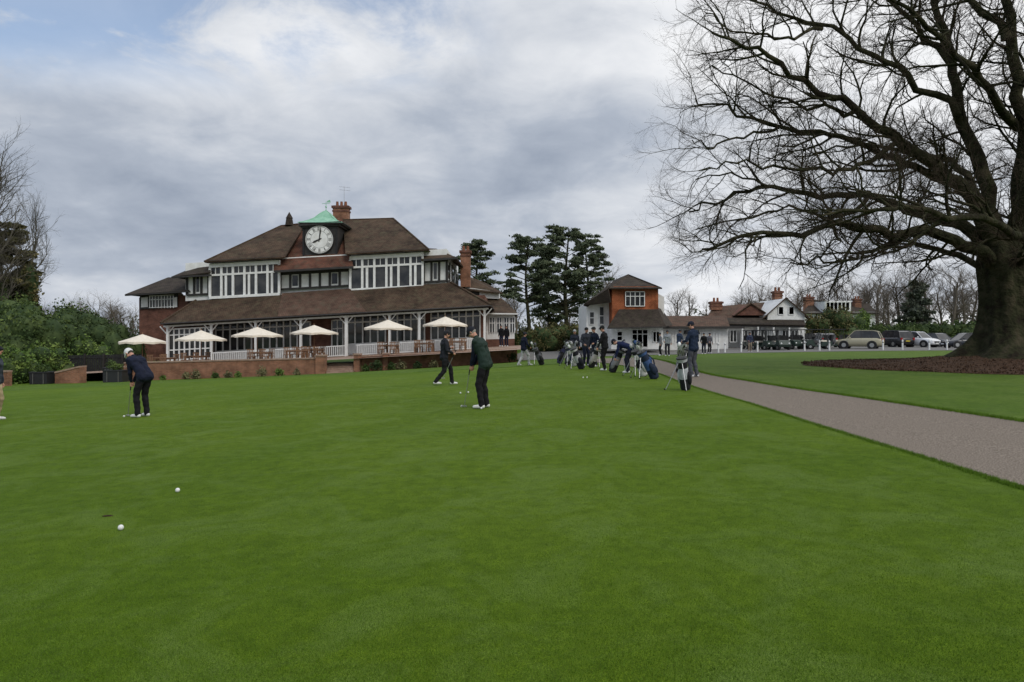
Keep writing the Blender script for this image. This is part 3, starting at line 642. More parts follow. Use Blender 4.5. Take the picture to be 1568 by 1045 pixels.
for px,t,b,D,w in [(490,546,573,45.8,14),(546,544,571,46.6,9),(590,543,569,47,8)]:
    a=P(px,t,D); c=P(px,b+8,D); bw.box((a.x,D+.3,(a.z+c.z)/2),(w/F*D,.62,a.z-c.z),M['brick']); bw.box((a.x,D+.3,a.z+.05),(w/F*D+.1,.72,.1),M['stone'])
bw.obj('brick_wall')
st=MB()
for k in range(5):
    a=P(500,572-k*3.6,45.9+k*.35); b=P(541,570.5-k*3.6,45.9+k*.35); z=(a.z+b.z)/2; st.box(((a.x+b.x)/2,a.y+.9,z-.35),((b.x-a.x),1.9,.7),M['stone'])
st.obj('brick_steps')
lw=MB(); wallseg(lw,-60,572,12,570,600,595,41); 
for x0,x1,t,b,D in [(84,122,566,588,43.5),(160,190,566,585,44)]:
    a=P(x0,t+6,D);bb=P(x1,t-3,D);c=P(x1,b+6,D);d=P(x0,b+8,D); lw.prism([d,c,bb,a],(0,.7,0),M['brick']); lw.prism([a+Vector((0,-.05,0)),bb+Vector((0,-.05,0)),bb+Vector((0,-.05,.1)),a+Vector((0,-.05,.1))],(0,.8,0),M['stone'])
lw.obj('brick_wall')
def planter(px,D,w=.9,h=.75):
    g=G(px,D); mb=MB(); e=empty('planter_box')
    mb.box(g+Vector((0,0,h/2)),(w,.8,h),M['plastic']); mb.box(g+Vector((0,0,h)),(w+.08,.88,.08),M['plastic'])
    for s in (-1,1): mb.box(g+Vector((s*w*.3,-.41,h/2)),(.03,.03,h*.9),M['asphalt'])
    mb.obj('box',e)
    V,Fq=leafcloud([(g.x,g.y,g.z+h+.22,w*.45,.35,.32,500)],.05,shell=.3); npmesh('plant',V,Fq,M['hedge'],e)
planter(65,43.5,1.1); planter(178,43.8,1.2); planter(172,45.5,.8,.9)
fe=MB()
for k in range(44):
    px=72+k*3.3; a=P(px,545-k*.06,52); b=P(px,572,52); fe.box((a.x,52,(a.z+b.z)/2),(.13,.03,a.z-b.z),M['dark'])
fe.prism([P(72,549,51.95),P(216,546,51.95),P(216,547.5,51.95),P(72,550.5,51.95)],(0,.03,0),M['dark'])
for k in range(6): a=P(72+k*29,542,51.9); b=P(72+k*29,572,51.9); fe.box((a.x,51.9,(a.z+b.z)/2),(.14,.14,a.z-b.z),M['black'])
fe.obj('wooden_fence')
def parasol(px,topy,edgey,w,D):
    top=P(px,topy,D); r=w/2/F*D; ez=P(px,edgey,D).z; e=empty('parasol'); mb=MB(); n=8; vs=[top]
    rings=[(.5,.55),(1,1)]; a0=(px*.37)%.7
    for rr,t in rings:
        for k in range(n*2):
            an=2*math.pi*k/(n*2)+a0; q=rr*r*(1 if k%2==0 else .95); vs.append(Vector((top.x+math.cos(an)*q,top.y+math.sin(an)*q,top.z+(ez-top.z)*t-(0 if k%2==0 else -.03))))
    m=n*2; fs=[(0,1+k,1+(k+1)%m) for k in range(m)]+[(1+k,1+m+k,1+m+(k+1)%m,1+(k+1)%m) for k in range(m)]
    lo=[v-Vector((0,0,.16 if k%2==0 else .12)) for k,v in enumerate(vs[1+m:])]; o=len(vs); vs+=lo; fs+=[(1+m+k,o+k,o+(k+1)%m,1+m+(k+1)%m) for k in range(m)]
    mb.add(vs,fs,M['cream']); mb.obj('canopy',e)
    p=MB(); fz=floorz(top.x); p.cone((top.x,top.y,fz),(top.x,top.y,top.z+.12),.035,.03,M['wood'],8); p.box((top.x,top.y,fz+.06),(.7,.7,.12),M['plastic'])
    for k in range(8):
        an=2*math.pi*k/8+a0; p.cone((top.x,top.y,top.z-.1),(top.x+math.cos(an)*r*.95,top.y+math.sin(an)*r*.95,ez-.02),.015,.012,M['wood'],4)
    p.obj('pole',e)
for a in [(218,512,524,68,50),(308,506,520,74,51),(394,501,514,76,52),(481,498,510,72,53),(594,490,503,76,53),(682,485,498,70,54)]: parasol(*a)
def tableset(px,D):
    x=(px-CX)/F*D; z=floorz(x); e=empty('garden_table'); mb=MB()
    for k in range(5): mb.box((x,D-.36+k*.18,z+.74),(1.5,.16,.04),M['wood'])
    for sx_ in(-.65,.65):
        for sy in(-.32,.32): mb.box((x+sx_,D+sy,z+.36),(.07,.07,.72),M['wood'])
    mb.box((x,D,z+.68),(1.35,.7,.06),M['wood']); mb.obj('table',e)
    for s in(-1,1):
        for q in(-.45,.45):
            c=MB(); cy_=D+s*.75; c.box((x+q,cy_,z+.45),(.45,.42,.04),M['wood'])
            for k in range(4): c.box((x+q-.17+k*.115,cy_+s*.22,z+.72),(.05,.03,.5),M['wood'])
            c.box((x+q,cy_+s*.22,z+.97),(.45,.035,.06),M['wood'])
            for ax in(-.2,.2):
                for ay in(-.18,.18): c.box((x+q+ax,cy_+ay,z+.22),(.045,.045,.44),M['wood'])
                c.box((x+q+ax,cy_,z+.66),(.05,.42,.03),M['wood'])
            c.obj('chair',e)
for px,D in [(250,49),(300,50.5),(400,51),(455,50),(480,52.5),(595,52),(650,53),(700,53)]: tableset(px,D)
for px,D,s,m in [(300,45.3,.5,'heath'),(330,45.3,.3,'hedge'),(350,45.3,.35,'heath'),(402,45.2,.5,'heath'),(428,45.2,.4,'laurel'),(455,45.2,.3,'heath'),(365,45.2,.3,'laurel'),(285,45.2,.35,'heath'),(577,46.3,.6,'yew'),(615,46.6,.5,'heath'),(600,46.6,.4,'hedge'),(640,46.8,.4,'yew'),(665,47,.45,'heath'),(560,46.2,.4,'hedge'),(250,45.2,.25,'laurel'),(785,49,.6,'yew'),(740,48,.4,'yew')]:
    g=G(px,D); V,Fq=leafcloud([(g.x,g.y,g.z+s*.6,s*.8,s*.6,s*.75,420)],.06,shell=.2); npmesh('border_shrub',V,Fq,M[m])
# ---------------------------------------------------------------- brick house right
parts={}; house=empty('brick_house')
H=66
def pq(part,pts,D,th,mat): B(part).prism([P(x,y,D) for x,y in pts],(0,th,0),M[mat])
pq('walls',[(936,535),(1015,535),(1015,500),(936,500)],H,9,'white')
pq('walls',[(937,500),(1008,500),(1008,439),(937,439)],H+.05,8,'tilehung')
pq('walls',[(898,533),(937,535),(937,462),(925,452),(898,466)],H+2.0,8,'white')
pq('walls',[(1008,500),(1017,500),(1017,455),(1008,450)],H+3,5,'white')
B('walls').poly([P(898,533,H+2),P(898,466,H+2),P(895,468,H+12),P(895,531,H+12)],M['white'])
roofq([P(932,441,H-.6),P(1014,441,H-.6),P(990,433,H+4),P(962,420,H+4)],'roofdk')
roofq([P(1014,441,H-.6),P(1003,436,H+4),P(1014,441,H+9)],'roofdk')
roofq([P(932,441,H-.6),P(962,420,H+4),P(943,428,H+7),P(893,467,H+1.6),P(899,469,H+1.4)],'roofdk')
roofq([P(932,442,H-.6),P(936,463,H-.3),P(905,467,H+1.5),P(893,467,H+1.6)],'roofdk')
roofq([P(962,420,H+4),P(1014,441,H-.6),P(1005,437,H+4)],'roofdk')
roofq([P(930,502,H-1.4),P(1020,500,H-1.4),P(1006,471,H+.2),P(950,471,H+.2)],'roofdk')
roofq([P(1020,500,H-1.4),P(1006,471,H+.2),P(1014,474,H+4),P(1030,498,H+5)],'roofdk')
B('trim').prism([P(930,504,H-1.45),P(1020,502,H-1.45),P(1020,500,H-1.45),P(930,502,H-1.45)],(0,.15,0),M['black'])
def win(u0,u1,v0,v1,D,nx,hs): wgrid(u0,u1,v0,v1,D,nx,hs,1.1,'white',P)
win(958,987,447,469,H-.1,4,[454]); win(903,910,478,497,H+1.85,1,[487]); win(918,925,470,497,H+1.85,1,[484]); win(901,908,508,526,H+1.85,1,[517]); win(945,953,508,522,H-.1,1,[515]); win(968,992,505,532,H-.1,3,[512]); win(1000,1010,508,524,H-.1,2,[])
win(917,925,455,464,H+1.85,1,[])
for nme,m_ in parts.items(): m_.obj(nme,house)
parts={}; cot=empty('white_cottage')
Hd=72
pq('walls',[(1015,537),(1115,537),(1115,500),(1015,500)],Hd,7,'white')
roofq([P(1012,501,Hd-.5),P(1118,501,Hd-.5),P(1112,484,Hd+4),P(1020,484,Hd+4)],'roofbr')
roofq([P(1012,501,Hd-.5),P(1020,484,Hd+4),P(1012,501,Hd+8)],'roofbr')
pq('trim',[(1010,503.5),(1140,503.5),(1140,500),(1010,500)],Hd-.8,.3,'black')
for a in (1025,1040,1058,1075,1092): win(a,a+9,509,526,Hd-.08,2,[515])
pq('trim',[(1050,512),(1072,512),(1070,506),(1052,506)],Hd-1.2,1.0,'dark')
for nme,m_ in parts.items(): m_.obj(nme,cot)
parts={}; cot=empty('cottage')
Hd=78
pq('walls',[(1085,536),(1180,536),(1180,490),(1085,490)],Hd,8,'white')
roofq([P(1078,494,Hd-.5),P(1182,494,Hd-.5),P(1172,463,Hd+4),P(1092,470,Hd+4)],'roofbr')
pq('walls',[(1170,536),(1232,536),(1232,482),(1204,457),(1176,482)],Hd-2,8,'white')
roofq([P(1168,487,Hd-2.4),P(1204,455,Hd-2.4),P(1204,459,Hd+6),P(1172,487,Hd+6)],'roof'); roofq([P(1240,487,Hd-2.4),P(1204,455,Hd-2.4),P(1204,459,Hd+6),P(1236,487,Hd+6)],'roof')
win(1192,1200,470,482,Hd-2.1,1,[]); win(1208,1216,470,482,Hd-2.1,1,[])
pq('trim',[(1108,500),(1232,502),(1232,496),(1108,494)],Hd-3,.3,'black')
roofq([P(1106,496,Hd-3.2),P(1234,498,Hd-3.2),P(1230,487,Hd-1.5),P(1110,487,Hd-1)],'roofdk')
for a in range(1112,1232,24): pq('trim',[(a,536),(a+2,536),(a+2,499),(a,499)],Hd-3,.2,'white')
for a in (1118,1135,1150,1165,1182,1198,1212): win(a,a+10,506,524,Hd-2.15,2,[])
chimney(1096,462,475,Hd+3,1.3,pots=2); chimney(1190,446,470,Hd+2,.9,pots=2)
roofq([P(1125,482,Hd-.9),P(1150,464,Hd-.9),P(1152,466,Hd+3),P(1130,482,Hd+3)],'roof'); roofq([P(1178,482,Hd-.9),P(1150,464,Hd-.9),P(1152,466,Hd+3),P(1176,482,Hd+3)],'roof')
pq('walls',[(1128,483),(1175,483),(1151,467)],Hd-.7,3,'brickdk')
for nme,m_ in parts.items(): m_.obj(nme,cot)
parts={}; cot=empty('modern_house'); Hd=105
pq('walls',[(1232,520),(1340,520),(1340,478),(1232,478)],Hd,9,'white')
roofq([P(1228,480,Hd-.6),P(1345,480,Hd-.6),P(1330,465,Hd+5),P(1245,459,Hd+5)],'roofdk')
pq('walls',[(1263,478),(1303,478),(1303,461),(1263,461)],Hd-.9,4,'white'); win(1265,1301,463,476,Hd-1.0,6,[]); 
win(1262,1303,484,497,Hd-.1,6,[]); win(1240,1252,484,497,Hd-.1,2,[]); win(1315,1332,482,497,Hd-.1,3,[])
chimney(1238,455,480,Hd+3,1.3,pots=2); chimney(1312,458,478,Hd+3,1.0,pots=2)
for nme,m_ in parts.items(): m_.obj(nme,cot)
# ---------------------------------------------------------------- cars
def car(px,D,yaw,col,kind='suv',L=4.5,Wd=1.85,Ht=1.65):
    e=empty('parked_car'); g=G(px,D); paint=nmat('car_paint',col,tuple(c*.95 for c in col),2,.25,spec=.6); mb=MB()
    hw=Wd/2
    hood=.98 if kind=='suv' else .82; belt=1.02 if kind=='suv' else .9; gc=.22
    stn=[(-L/2,.42,.86,hw*.82),(-L/2+.08,.30,belt-.04,hw*.93),(-L/2+.5,gc,belt+.0,hw),(-L*.1,gc,belt,hw),(L*.18,gc,belt-.02,hw),(L*.26,gc,hood,hw*.99),(L/2-.35,gc+.02,hood-.12,hw*.95),(L/2-.06,.3,hood-.28,hw*.86),(L/2,.38,hood-.42,hw*.78)]
    vs=[];fs=[]
    for x,a,b,w in stn:
        vs+=[(x,-w*.9,a),(x,-w,a+(b-a)*.35),(x,-w*.985,a+(b-a)*.75),(x,-w*.9,b),(x,w*.9,b),(x,w*.985,a+(b-a)*.75),(x,w,a+(b-a)*.35),(x,w*.9,a)]
    for k in range(len(stn)-1):
        for q in range(8): fs.append((k*8+q,k*8+(q+1)%8,(k+1)*8+(q+1)%8,(k+1)*8+q))
    fs+=[tuple(range(7,-1,-1)),tuple(range((len(stn)-1)*8,len(stn)*8))]
    mb.add(vs,fs,paint,True)
    x0=-L/2+.12 if kind=='suv' else -L/2+.45
    gh=[(x0,belt-.03),(x0+.28,Ht-.12),(x0+.6,Ht-.03),(L*.02,Ht),(L*.09,Ht-.06),(L*.25,hood-.01)]
    wb=hw*.88; wt=hw*.70
    def wd(z): return wb+(wt-wb)*(z-belt)/(Ht-belt)
    left=[(x,-wd(z),z) for x,z in gh]; right=[(x,wd(z),z) for x,z in gh]
    mb.add(left,[tuple(range(6))],M['glass']); mb.add(right,[tuple(range(5,-1,-1))],M['glass'])
    for k in range(5):
        m=M['glass'] if k in(0,4) else paint
        mb.add([left[k],left[k+1],right[k+1],right[k]],[(0,1,2,3)],m)
    for S in(left,right):
        for k in range(5): mb.cone(S[k],S[k+1],.035,.035,paint,6)
        for xx in(-L*.06,-L*.27): 
            zt=Ht-.03; s=-1 if S is left else 1; mb.cone((xx-.03,s*wd(belt)*1.0,belt-.02),(xx,s*wd(zt),zt),.035,.03,M['plastic'],6)
    if kind=='suv':
        for s in(-1,1): mb.cone((x0+.4,s*wt*.92,Ht+.02),(L*.05,s*wt*.92,Ht+.03),.02,.02,M['plastic'],6)
    r=.35 if kind=='suv' else .32
    for x in(-L*.29,L*.30):
        for s in(-1,1):
            mb.cone((x,s*(hw-.04),r),(x,s*(hw+.012),r),r+.08,r+.08,M['plastic'],20); mb.cone((x,s*(hw-.2),r),(x,s*(hw+.03),r),r,r,M['rubber'],20); mb.cone((x,s*(hw+.0),r),(x,s*(hw+.045),r),r*.62,r*.58,M['steel'],10)
    for s in(-1,1):
        mb.ell((L/2-.12,s*hw*.66,hood-.3),(.13,.2,.09),M['white'],10,6); mb.box((-L/2+.03,s*hw*.76,.88),(.08,.2,.24),M['tail']); mb.ell((L*.17,s*(hw+.1),belt+.05),(.09,.1,.08),paint,8,6)
    mb.box((L/2-.01,0,.56),(.05,hw*.9,.18),M['plastic']); mb.box((-L/2-.01,0,.66),(.03,.5,.11),M['plate']); mb.box((L/2+.03,0,.42),(.02,.5,.11),M['white'])
    mb.box((0,0,.26),(L*.9,Wd*.85,.1),M['rubber'])
    M4=Matrix.Translation(g+Vector((0,0,.02)))@Matrix.Rotation(yaw,4,'Z'); mb.obj('body',e,M4)
M['tail']=nmat('tail_light',(.35,.01,.01),None,3,.2); M['plate']=nmat('number_plate',(.7,.55,.05),None,3,.4)
rad=math.radians
car(1316,66,rad(145),(.40,.37,.26),'suv',4.1,1.85,1.75)
car(1366,74,rad(100),(.02,.02,.022),'suv',4.6,1.9,1.75)
car(1404,73,rad(-62),(.72,.73,.75),'suv',4.2,1.85,1.65)
car(1436,76,rad(-80),(.03,.035,.045),'hatch',4.2,1.8,1.5)
car(1480,68,rad(175),(.02,.025,.035),'hatch',4.5,1.8,1.48)
car(1262,74,rad(80),(.02,.022,.03),'hatch',4.3,1.8,1.5)
car(1245,77,rad(100),(.03,.02,.02),'hatch',4.2,1.8,1.5)
car(1600,68,rad(170),(.3,.02,.02),'hatch'); car(862,88,rad(60),(.03,.035,.05),'hatch',4.2,1.8,1.45); car(822,90,rad(80),(.16,.02,.02),'hatch',4.2,1.8,1.45)
def buggy(px,D,yaw,body=(.03,.05,.04)):
    e=empty('golf_buggy'); g=G(px,D); mb=MB(); paint=nmat('buggy_paint',body,None,3,.3)
    mb.prism([(-1.15,-.58,.28),(1.1,-.58,.28),(1.2,-.58,.5),(1.0,-.58,.85),(.55,-.58,.92),(.35,-.58,.38),(-.2,-.58,.38),(-.3,-.58,.7),(-1.2,-.58,.72)],(0,1.16,0),paint)
    mb.box((-.45,0,.78),(.5,1.1,.14),M['cream']); mb.box((-.75,0,1.1),(.12,1.1,.5),M['plastic'])
    mb.box((-.1,0,1.88),(1.9,1.22,.07),M['plastic'])
    for s in(-1,1):
        mb.cone((.9,s*.54,.85),(.55,s*.54,1.86),.025,.025,M['plastic'],6); mb.cone((-.9,s*.54,.7),(-.85,s*.54,1.86),.025,.025,M['plastic'],6)
        for x in(-.8,.8): mb.cone((x,s*.45,.23),(x,s*.63,.23),.23,.23,M['rubber'],16); mb.cone((x,s*.6,.23),(x,s*.64,.23),.12,.12,M['steel'],10)
    mb.cone((.55,-.25,.9),(.3,-.25,1.1),.02,.02,M['plastic'],6); mb.cone((.28,-.25,1.0),(.32,-.25,1.2),.17,.17,M['rubber'],12)
    for s in(-.25,.25): mb.cone((-1.15,s,.6),(-1.3,s,1.35),.13,.14,M['plastic'],10)
    for s in(-.4,.4): mb.ell((1.15,s,.62),(.05,.09,.07),M['white'],8,6)
    mb.obj('body',e,Matrix.Translation(g+Vector((0,0,.03)))@Matrix.Rotation(yaw,4,'Z'))
for px,D,y in [(1170,66,-70),(1192,65,-80),(1208,67,-60),(1150,70,-95),(1228,68,-75),(1252,66,170),(1275,67,165)]: buggy(px,D,rad(y))
for px in [1100,1110,1135,1160,1232,1255,1270,1352,1382,1423,1450,1500,1530,1568]:
    g=G(px,60); mb=MB(); mb.cone(g,g+Vector((0,0,.85)),.07,.065,M['white'],10); mb.ell(g+Vector((0,0,.85)),(.07,.07,.06),M['white'],10,6); mb.cone(g+Vector((0,0,.66)),g+Vector((0,0,.72)),.073,.073,M['black'],10); mb.obj('bollard')
# ---------------------------------------------------------------- people
def ik(a,b,l1,l2,pole):
    a=Vector(a);b=Vector(b);d=b-a;L=min(d.length,(l1+l2)*.998); dn=d.normalized(); b=a+dn*L
    x=(l1*l1-l2*l2+L*L)/(2*L); h=math.sqrt(max(0,l1*l1-x*x)); p=Vector(pole); p=(p-dn*p.dot(dn)).normalized()
    return a+dn*x+p*h,b
_ico=None
def icopts():
    global _ico
    if _ico is None:
        bm=bmesh.new(); bmesh.ops.create_icosphere(bm,subdivisions=2,radius=1); _ico=[v.co.copy() for v in bm.verts]; bm.free()
    return _ico
def person(name,px,D,yaw,cols,pelvis=(0,0,.972),lean=4,feet=((-.1,0),(.1,0)),hands=((-.27,.05,.84),(.27,.05,.84)),head=(0,0),cap='cap',voxel=.012,scale=.98,fz=(0,0),grip=None,loc=None,twist=0,hipw=.09,hunch=0):
    prims=[]
    def A(a,b,ra,rb,l): prims.append((Vector(a),Vector(b),ra,rb,l))
    pel=Vector(pelvis); Ln=Matrix.Rotation(-rad(lean),3,'X'); Ln=Matrix.Rotation(rad(twist),3,'Z')@Ln
    def T_(x,y,z):
        y=y+hunch*max(0,z-.1)**2; return pel+Ln@Vector((x,y,z))
    for s in(-1,1):
        A(T_(s*.075,0,-.04),T_(s*.068,0,.14),.118,.108,'top'); A(T_(s*.068,0,.14),T_(s*.10,.01,.36),.108,.112,'top'); A(T_(s*.10,.01,.36),T_(s*.135,-.01,.46),.112,.072,'top')
    A(T_(-.1,0,.36),T_(.1,0,.36),.12,.12,'top'); A(T_(-.08,0,-.05),T_(.08,0,-.05),.120,.120,'top'); A(T_(0,-.01,.47),T_(0,0,.525),.075,.06,'top')
    A(T_(-.14,-.01,.465),T_(.14,-.01,.465),.068,.068,'top')
    nk=T_(0,.0,.50); hp,hy=head; Hm=Matrix.Rotation(rad(hy),3,'Z')@Matrix.Rotation(-rad(hp),3,'X')
    hc=nk+Ln@Vector((0,.015,.10))+Hm@Vector((0,.02,.10))
    A(nk,hc+Hm@Vector((0,-.01,-.05)),.055,.05,'skin')
    A(hc+Hm@Vector((0,-.022,.022)),hc+Hm@Vector((0,.012,.015)),.086,.082,'hair'); 
    A(hc+Hm@Vector((0,.025,.0)),hc+Hm@Vector((0,.045,-.075)),.072,.042,'skin'); A(hc+Hm@Vector((-.03,.03,-.05)),hc+Hm@Vector((.03,.03,-.05)),.045,.045,'skin')
    A(hc+Hm@Vector((0,.09,.01)),hc+Hm@Vector((0,.108,-.025)),.010,.014,'skin')
    for s in(-1,1):
        A(hc+Hm@Vector((s*.08,-.005,-.005)),hc+Hm@Vector((s*.083,-.01,-.03)),.016,.012,'skin'); A(hc+Hm@Vector((s*.03,.088,.012)),hc+Hm@Vector((s*.034,.088,.012)),.0095,.0095,'dark')
    A(hc+Hm@Vector((-.015,.083,-.052)),hc+Hm@Vector((.015,.083,-.052)),.007,.007,'lip')
    if cap:
        A(hc+Hm@Vector((0,-.02,.035)),hc+Hm@Vector((0,.012,.035)),.094,.09,'cap')
        if cap=='beanie': A(hc+Hm@Vector((-.03,-.02,.06)),hc+Hm@Vector((.03,.0,.06)),.07,.07,'cap')
        else:
            for q in(-.05,-.025,0,.025,.05): A(hc+Hm@Vector((q,.07,.045)),hc+Hm@Vector((q*.8,.155-abs(q)*.5,.03)),.012,.010,'cap')
    for i,s in enumerate((-1,1)):
        hip=pel+Vector((s*hipw,0,-.03)); an=Vector((feet[i][0],feet[i][1],.09+fz[i])); kn,an=ik(hip,an,.445,.425,(s*.06,1,0))
        A(hip,kn,.098,.074,'leg'); A(kn,an+Vector((0,-.005,-.015)),.073,.062,'leg'); A(kn+(an-kn)*.35+Vector((0,-.02,0)),kn+(an-kn)*.6,.066,.060,'leg')
        A(an+Vector((0,-.035,-.045)),an+Vector((s*.02,.14,-.055)),.045,.038,'shoe'); A(an+Vector((0,0,-.02)),an+Vector((0,.05,-.04)),.042,.042,'shoe'); A(an+Vector((s*.01,.05,-.05)),an+Vector((s*.025,.16,-.057)),.042,.032,'shoe')
    A(pel+Vector((-.08,-.02,-.05)),pel+Vector((.08,-.02,-.05)),.11,.11,'leg')
    for i,s in enumerate((-1,1)):
        sh=T_(s*.175,-.005,.445); tgt=Vector(hands[i]); el,wr=ik(sh,tgt,.29,.265,(s*.6,-.7,-.3))
        A(sh,el,.066,.052,'sleeve'); A(el,wr-(wr-el).normalized()*.03,.052,.038,'sleeve'); A(T_(s*.15,-.005,.45),sh,.072,.068,'top'if cols.get('vest') else 'sleeve')
        fd=(wr-el).normalized()
        if grip is not None:
            gd=(Vector(grip[1])-Vector(grip[0])).normalized(); fd=(fd*.6+gd*.5).normalized()
        side=fd.cross(Vector((s*1.0,.3,0))).normalized(); inn=fd.cross(side).normalized()
        if inn.x*s>0: inn=-inn
        A(wr,wr+fd*.07,.028,.032,'skin'); A(wr+fd*.05-side*.022,wr+fd*.05+side*.022,.022,.022,'skin')
        for q,ll in zip((-1.5,-.5,.5,1.5),(.032,.038,.036,.028)):
            b0=wr+fd*.075+side*q*.019; b1=b0+(fd*.75+inn*.5).normalized()*ll; b2=b1+(fd*-.1+inn*.9).normalized()*ll*.9; A(b0,b1,.0095,.009,'skin'); A(b1,b2,.009,.008,'skin')
        A(wr+fd*.03+side*-.025,wr+fd*.06-side*.04+inn*.02,.012,.011,'skin'); A(wr+fd*.06-side*.04+inn*.02,wr+fd*.085-side*.03+inn*.035,.011,.009,'skin')
    bm=bmesh.new(); ip=icopts()
    for a,b,ra,rb,l in prims:
        vs=[bm.verts.new(a+p*ra) for p in ip]+[bm.verts.new(b+p*rb) for p in ip]
        r=bmesh.ops.convex_hull(bm,input=vs)
        dl=[g_ for g_ in set(r['geom_interior'])|set(r['geom_unused']) if isinstance(g_,bmesh.types.BMVert)]
        if dl: bmesh.ops.delete(bm,geom=dl,context='VERTS')
    me=bpy.data.meshes.new('tmp'); bm.to_mesh(me); bm.free(); o=bpy.data.objects.new('tmp',me); scene.collection.objects.link(o)
    m=o.modifiers.new('r','REMESH'); m.mode='VOXEL'; m.voxel_size=voxel; s_=o.modifiers.new('s','SMOOTH'); s_.iterations=2; s_.factor=.5
    dg=bpy.context.evaluated_depsgraph_get(); me2=bpy.data.meshes.new_from_object(o.evaluated_get(dg)); bpy.data.objects.remove(o)
    labs=['top','sleeve','leg','shoe','skin','hair','cap','dark','lip']
    ms={'top':cloth('jacket',cols['top']),'sleeve':cloth('sleeve',cols.get('sleeve',cols['top'])),'leg':cloth('trousers',cols['leg']),'shoe':nmat('shoe',cols.get('shoe',(.7,.7,.7)),None,8,.5),'skin':M['skin'],'hair':nmat('hair',cols.get('hair',(.05,.035,.025)),None,30,.8),'cap':cloth('hat',cols.get('cap',(.02,.02,.03))),'dark':M['dark'],'lip':nmat('lip',(.35,.13,.1),None,8,.6)}
    me2.materials.clear()
    for l in labs: me2.materials.append(ms[l])
    nf=len(me2.polygons); cen=np.zeros(nf*3); me2.polygons.foreach_get('center',cen); cen=cen.reshape(-1,3)
    best=np.full(nf,9.); idx=np.zeros(nf,int)
    for a,b,ra,rb,l in prims:
        a_=np.array(a);ab=np.array(b)-a_; t=np.clip(((cen-a_)@ab)/(ab@ab+1e-12),0,1); d=np.linalg.norm(cen-a_-t[:,None]*ab,axis=1)-(ra+(rb-ra)*t)
        if l=='top': d-=.012
        if l in('dark','lip'): d-=.004
        k=d<best; best[k]=d[k]; idx[k]=labs.index(l)
    nv=len(me2.vertices); co_=np.zeros(nv*3); me2.vertices.foreach_get('co',co_); co_=co_.reshape(-1,3); no=np.zeros(nv*3); me2.vertices.foreach_get('normal',no); no=no.reshape(-1,3)
    mk=np.zeros(nv); 
    vi=np.zeros(len(me2.loops),int); me2.loops.foreach_get('vertex_index',vi); lt=np.zeros(nf,int); me2.polygons.foreach_get('loop_total',lt)
    fm=np.repeat(np.isin(idx,[0,1,2]).astype(float),lt); mk[vi]=fm
    ph=px*.37; fo=np.sin(co_[:,2]*46+np.sin(co_[:,0]*22+ph)*2.2+co_[:,1]*18)*.5+np.sin(co_[:,2]*23+co_[:,0]*31+ph*2)*.5
    co_+=no*(fo*mk*.007)[:,None]; me2.vertices.foreach_set('co',co_.ravel())
    me2.polygons.foreach_set('material_index',idx); me2.polygons.foreach_set('use_smooth',np.ones(nf,bool)); me2.update()
    ob=bpy.data.objects.new(name,me2); scene.collection.objects.link(ob); g=loc if loc is not None else G(px,D)
    ob.location=g+Vector((0,0,.012)); ob.rotation_euler=(0,0,rad(yaw)); ob.scale=(scale,)*3
    return ob,g
def putter(g,yaw,top,bot,scale=1):
    mb=MB(); a=Vector(top);b=Vector(bot); d=(b-a).normalized()
    mb.cone(a-d*.12,a+d*.16,.015,.012,M['rubber'],8); mb.cone(a+d*.16,b,.008,.007,M['steel'],6); mb.box(b+Vector((.0,.0,.012)),(.03,.11,.028),M['steel'])
    mb.obj('golf_club',None,Matrix.Translation(g)@Matrix.Rotation(rad(yaw),4,'Z')@Matrix.Scale(scale,4))
navy=(.012,.016,.035); blk=(.012,.012,.014)
o,g=person('golfer',218,15,68,dict(top=navy,leg=(.012,.012,.015),cap=(.75,.75,.76),shoe=(.75,.75,.75)),pelvis=(0,-.07,.965),lean=36,feet=((-.12,0),(.12,0)),hands=((-.02,.33,.80),(.03,.34,.74)),head=(58,0),grip=((0,.3,.75),(0,.45,0)),voxel=.009,scale=.96,hunch=.25)
putter(g,68,(.0,.36,.77),(.0,.46,.02),scale=.96)
person('golfer',-9,15.5,-80,dict(top=(.05,.06,.08),leg=(.42,.33,.2),shoe=(.7,.7,.7)),voxel=.012,scale=.95)
o,g=person('golfer',680,21,-68,dict(top=(.02,.022,.028),leg=blk,cap=(.03,.03,.035),shoe=(.75,.75,.75)),pelvis=(0,0,.915),lean=3,feet=((-.07,.29),(.07,-.30)),fz=(0,.03),hands=((-.14,.27,1.16),(.2,.24,1.0)),head=(12,0),cap='beanie',voxel=.010,scale=.97)
putter(g,-68,(.16,.30,1.02),(.05,-.05,.22),scale=.97)
o,g=person('golfer',741,14.1,66,dict(top=(.022,.040,.032),sleeve=navy,leg=(.014,.013,.016),cap=(.02,.022,.03),shoe=(.75,.75,.72),vest=True,hair=(.3,.28,.25)),pelvis=(0,-.03,.972),lean=13,feet=((-.12,.0),(.12,.0)),hands=((-.02,.29,.87),(.03,.30,.81)),head=(46,0),grip=((0,.3,.75),(0,.45,0)),voxel=.009,scale=.985,hunch=.5)
putter(g,66,(.0,.32,.85),(.0,.46,.02))
person('golfer',802,34.8,-60,dict(top=navy,leg=(.5,.5,.5),cap=(.03,.03,.04)),pelvis=(0,0,.92),feet=((-.08,-.27),(.08,.28)),hands=((-.3,.1,.85),(.22,.25,.95)),voxel=.014)
for px,D in ((768,56),(776,57)):
    x=(px-CX)/F*D; person('bystander',px,D,150,dict(top=blk,leg=navy),cap=None,voxel=.018,loc=Vector((x,D,P(px,531,D).z)))
person('golfer',897,31,200,dict(top=(.04,.045,.06),leg=navy,cap=(.02,.02,.02)),hands=((-.2,.25,1.0),(.2,.25,1.0)),voxel=.014,scale=.98)
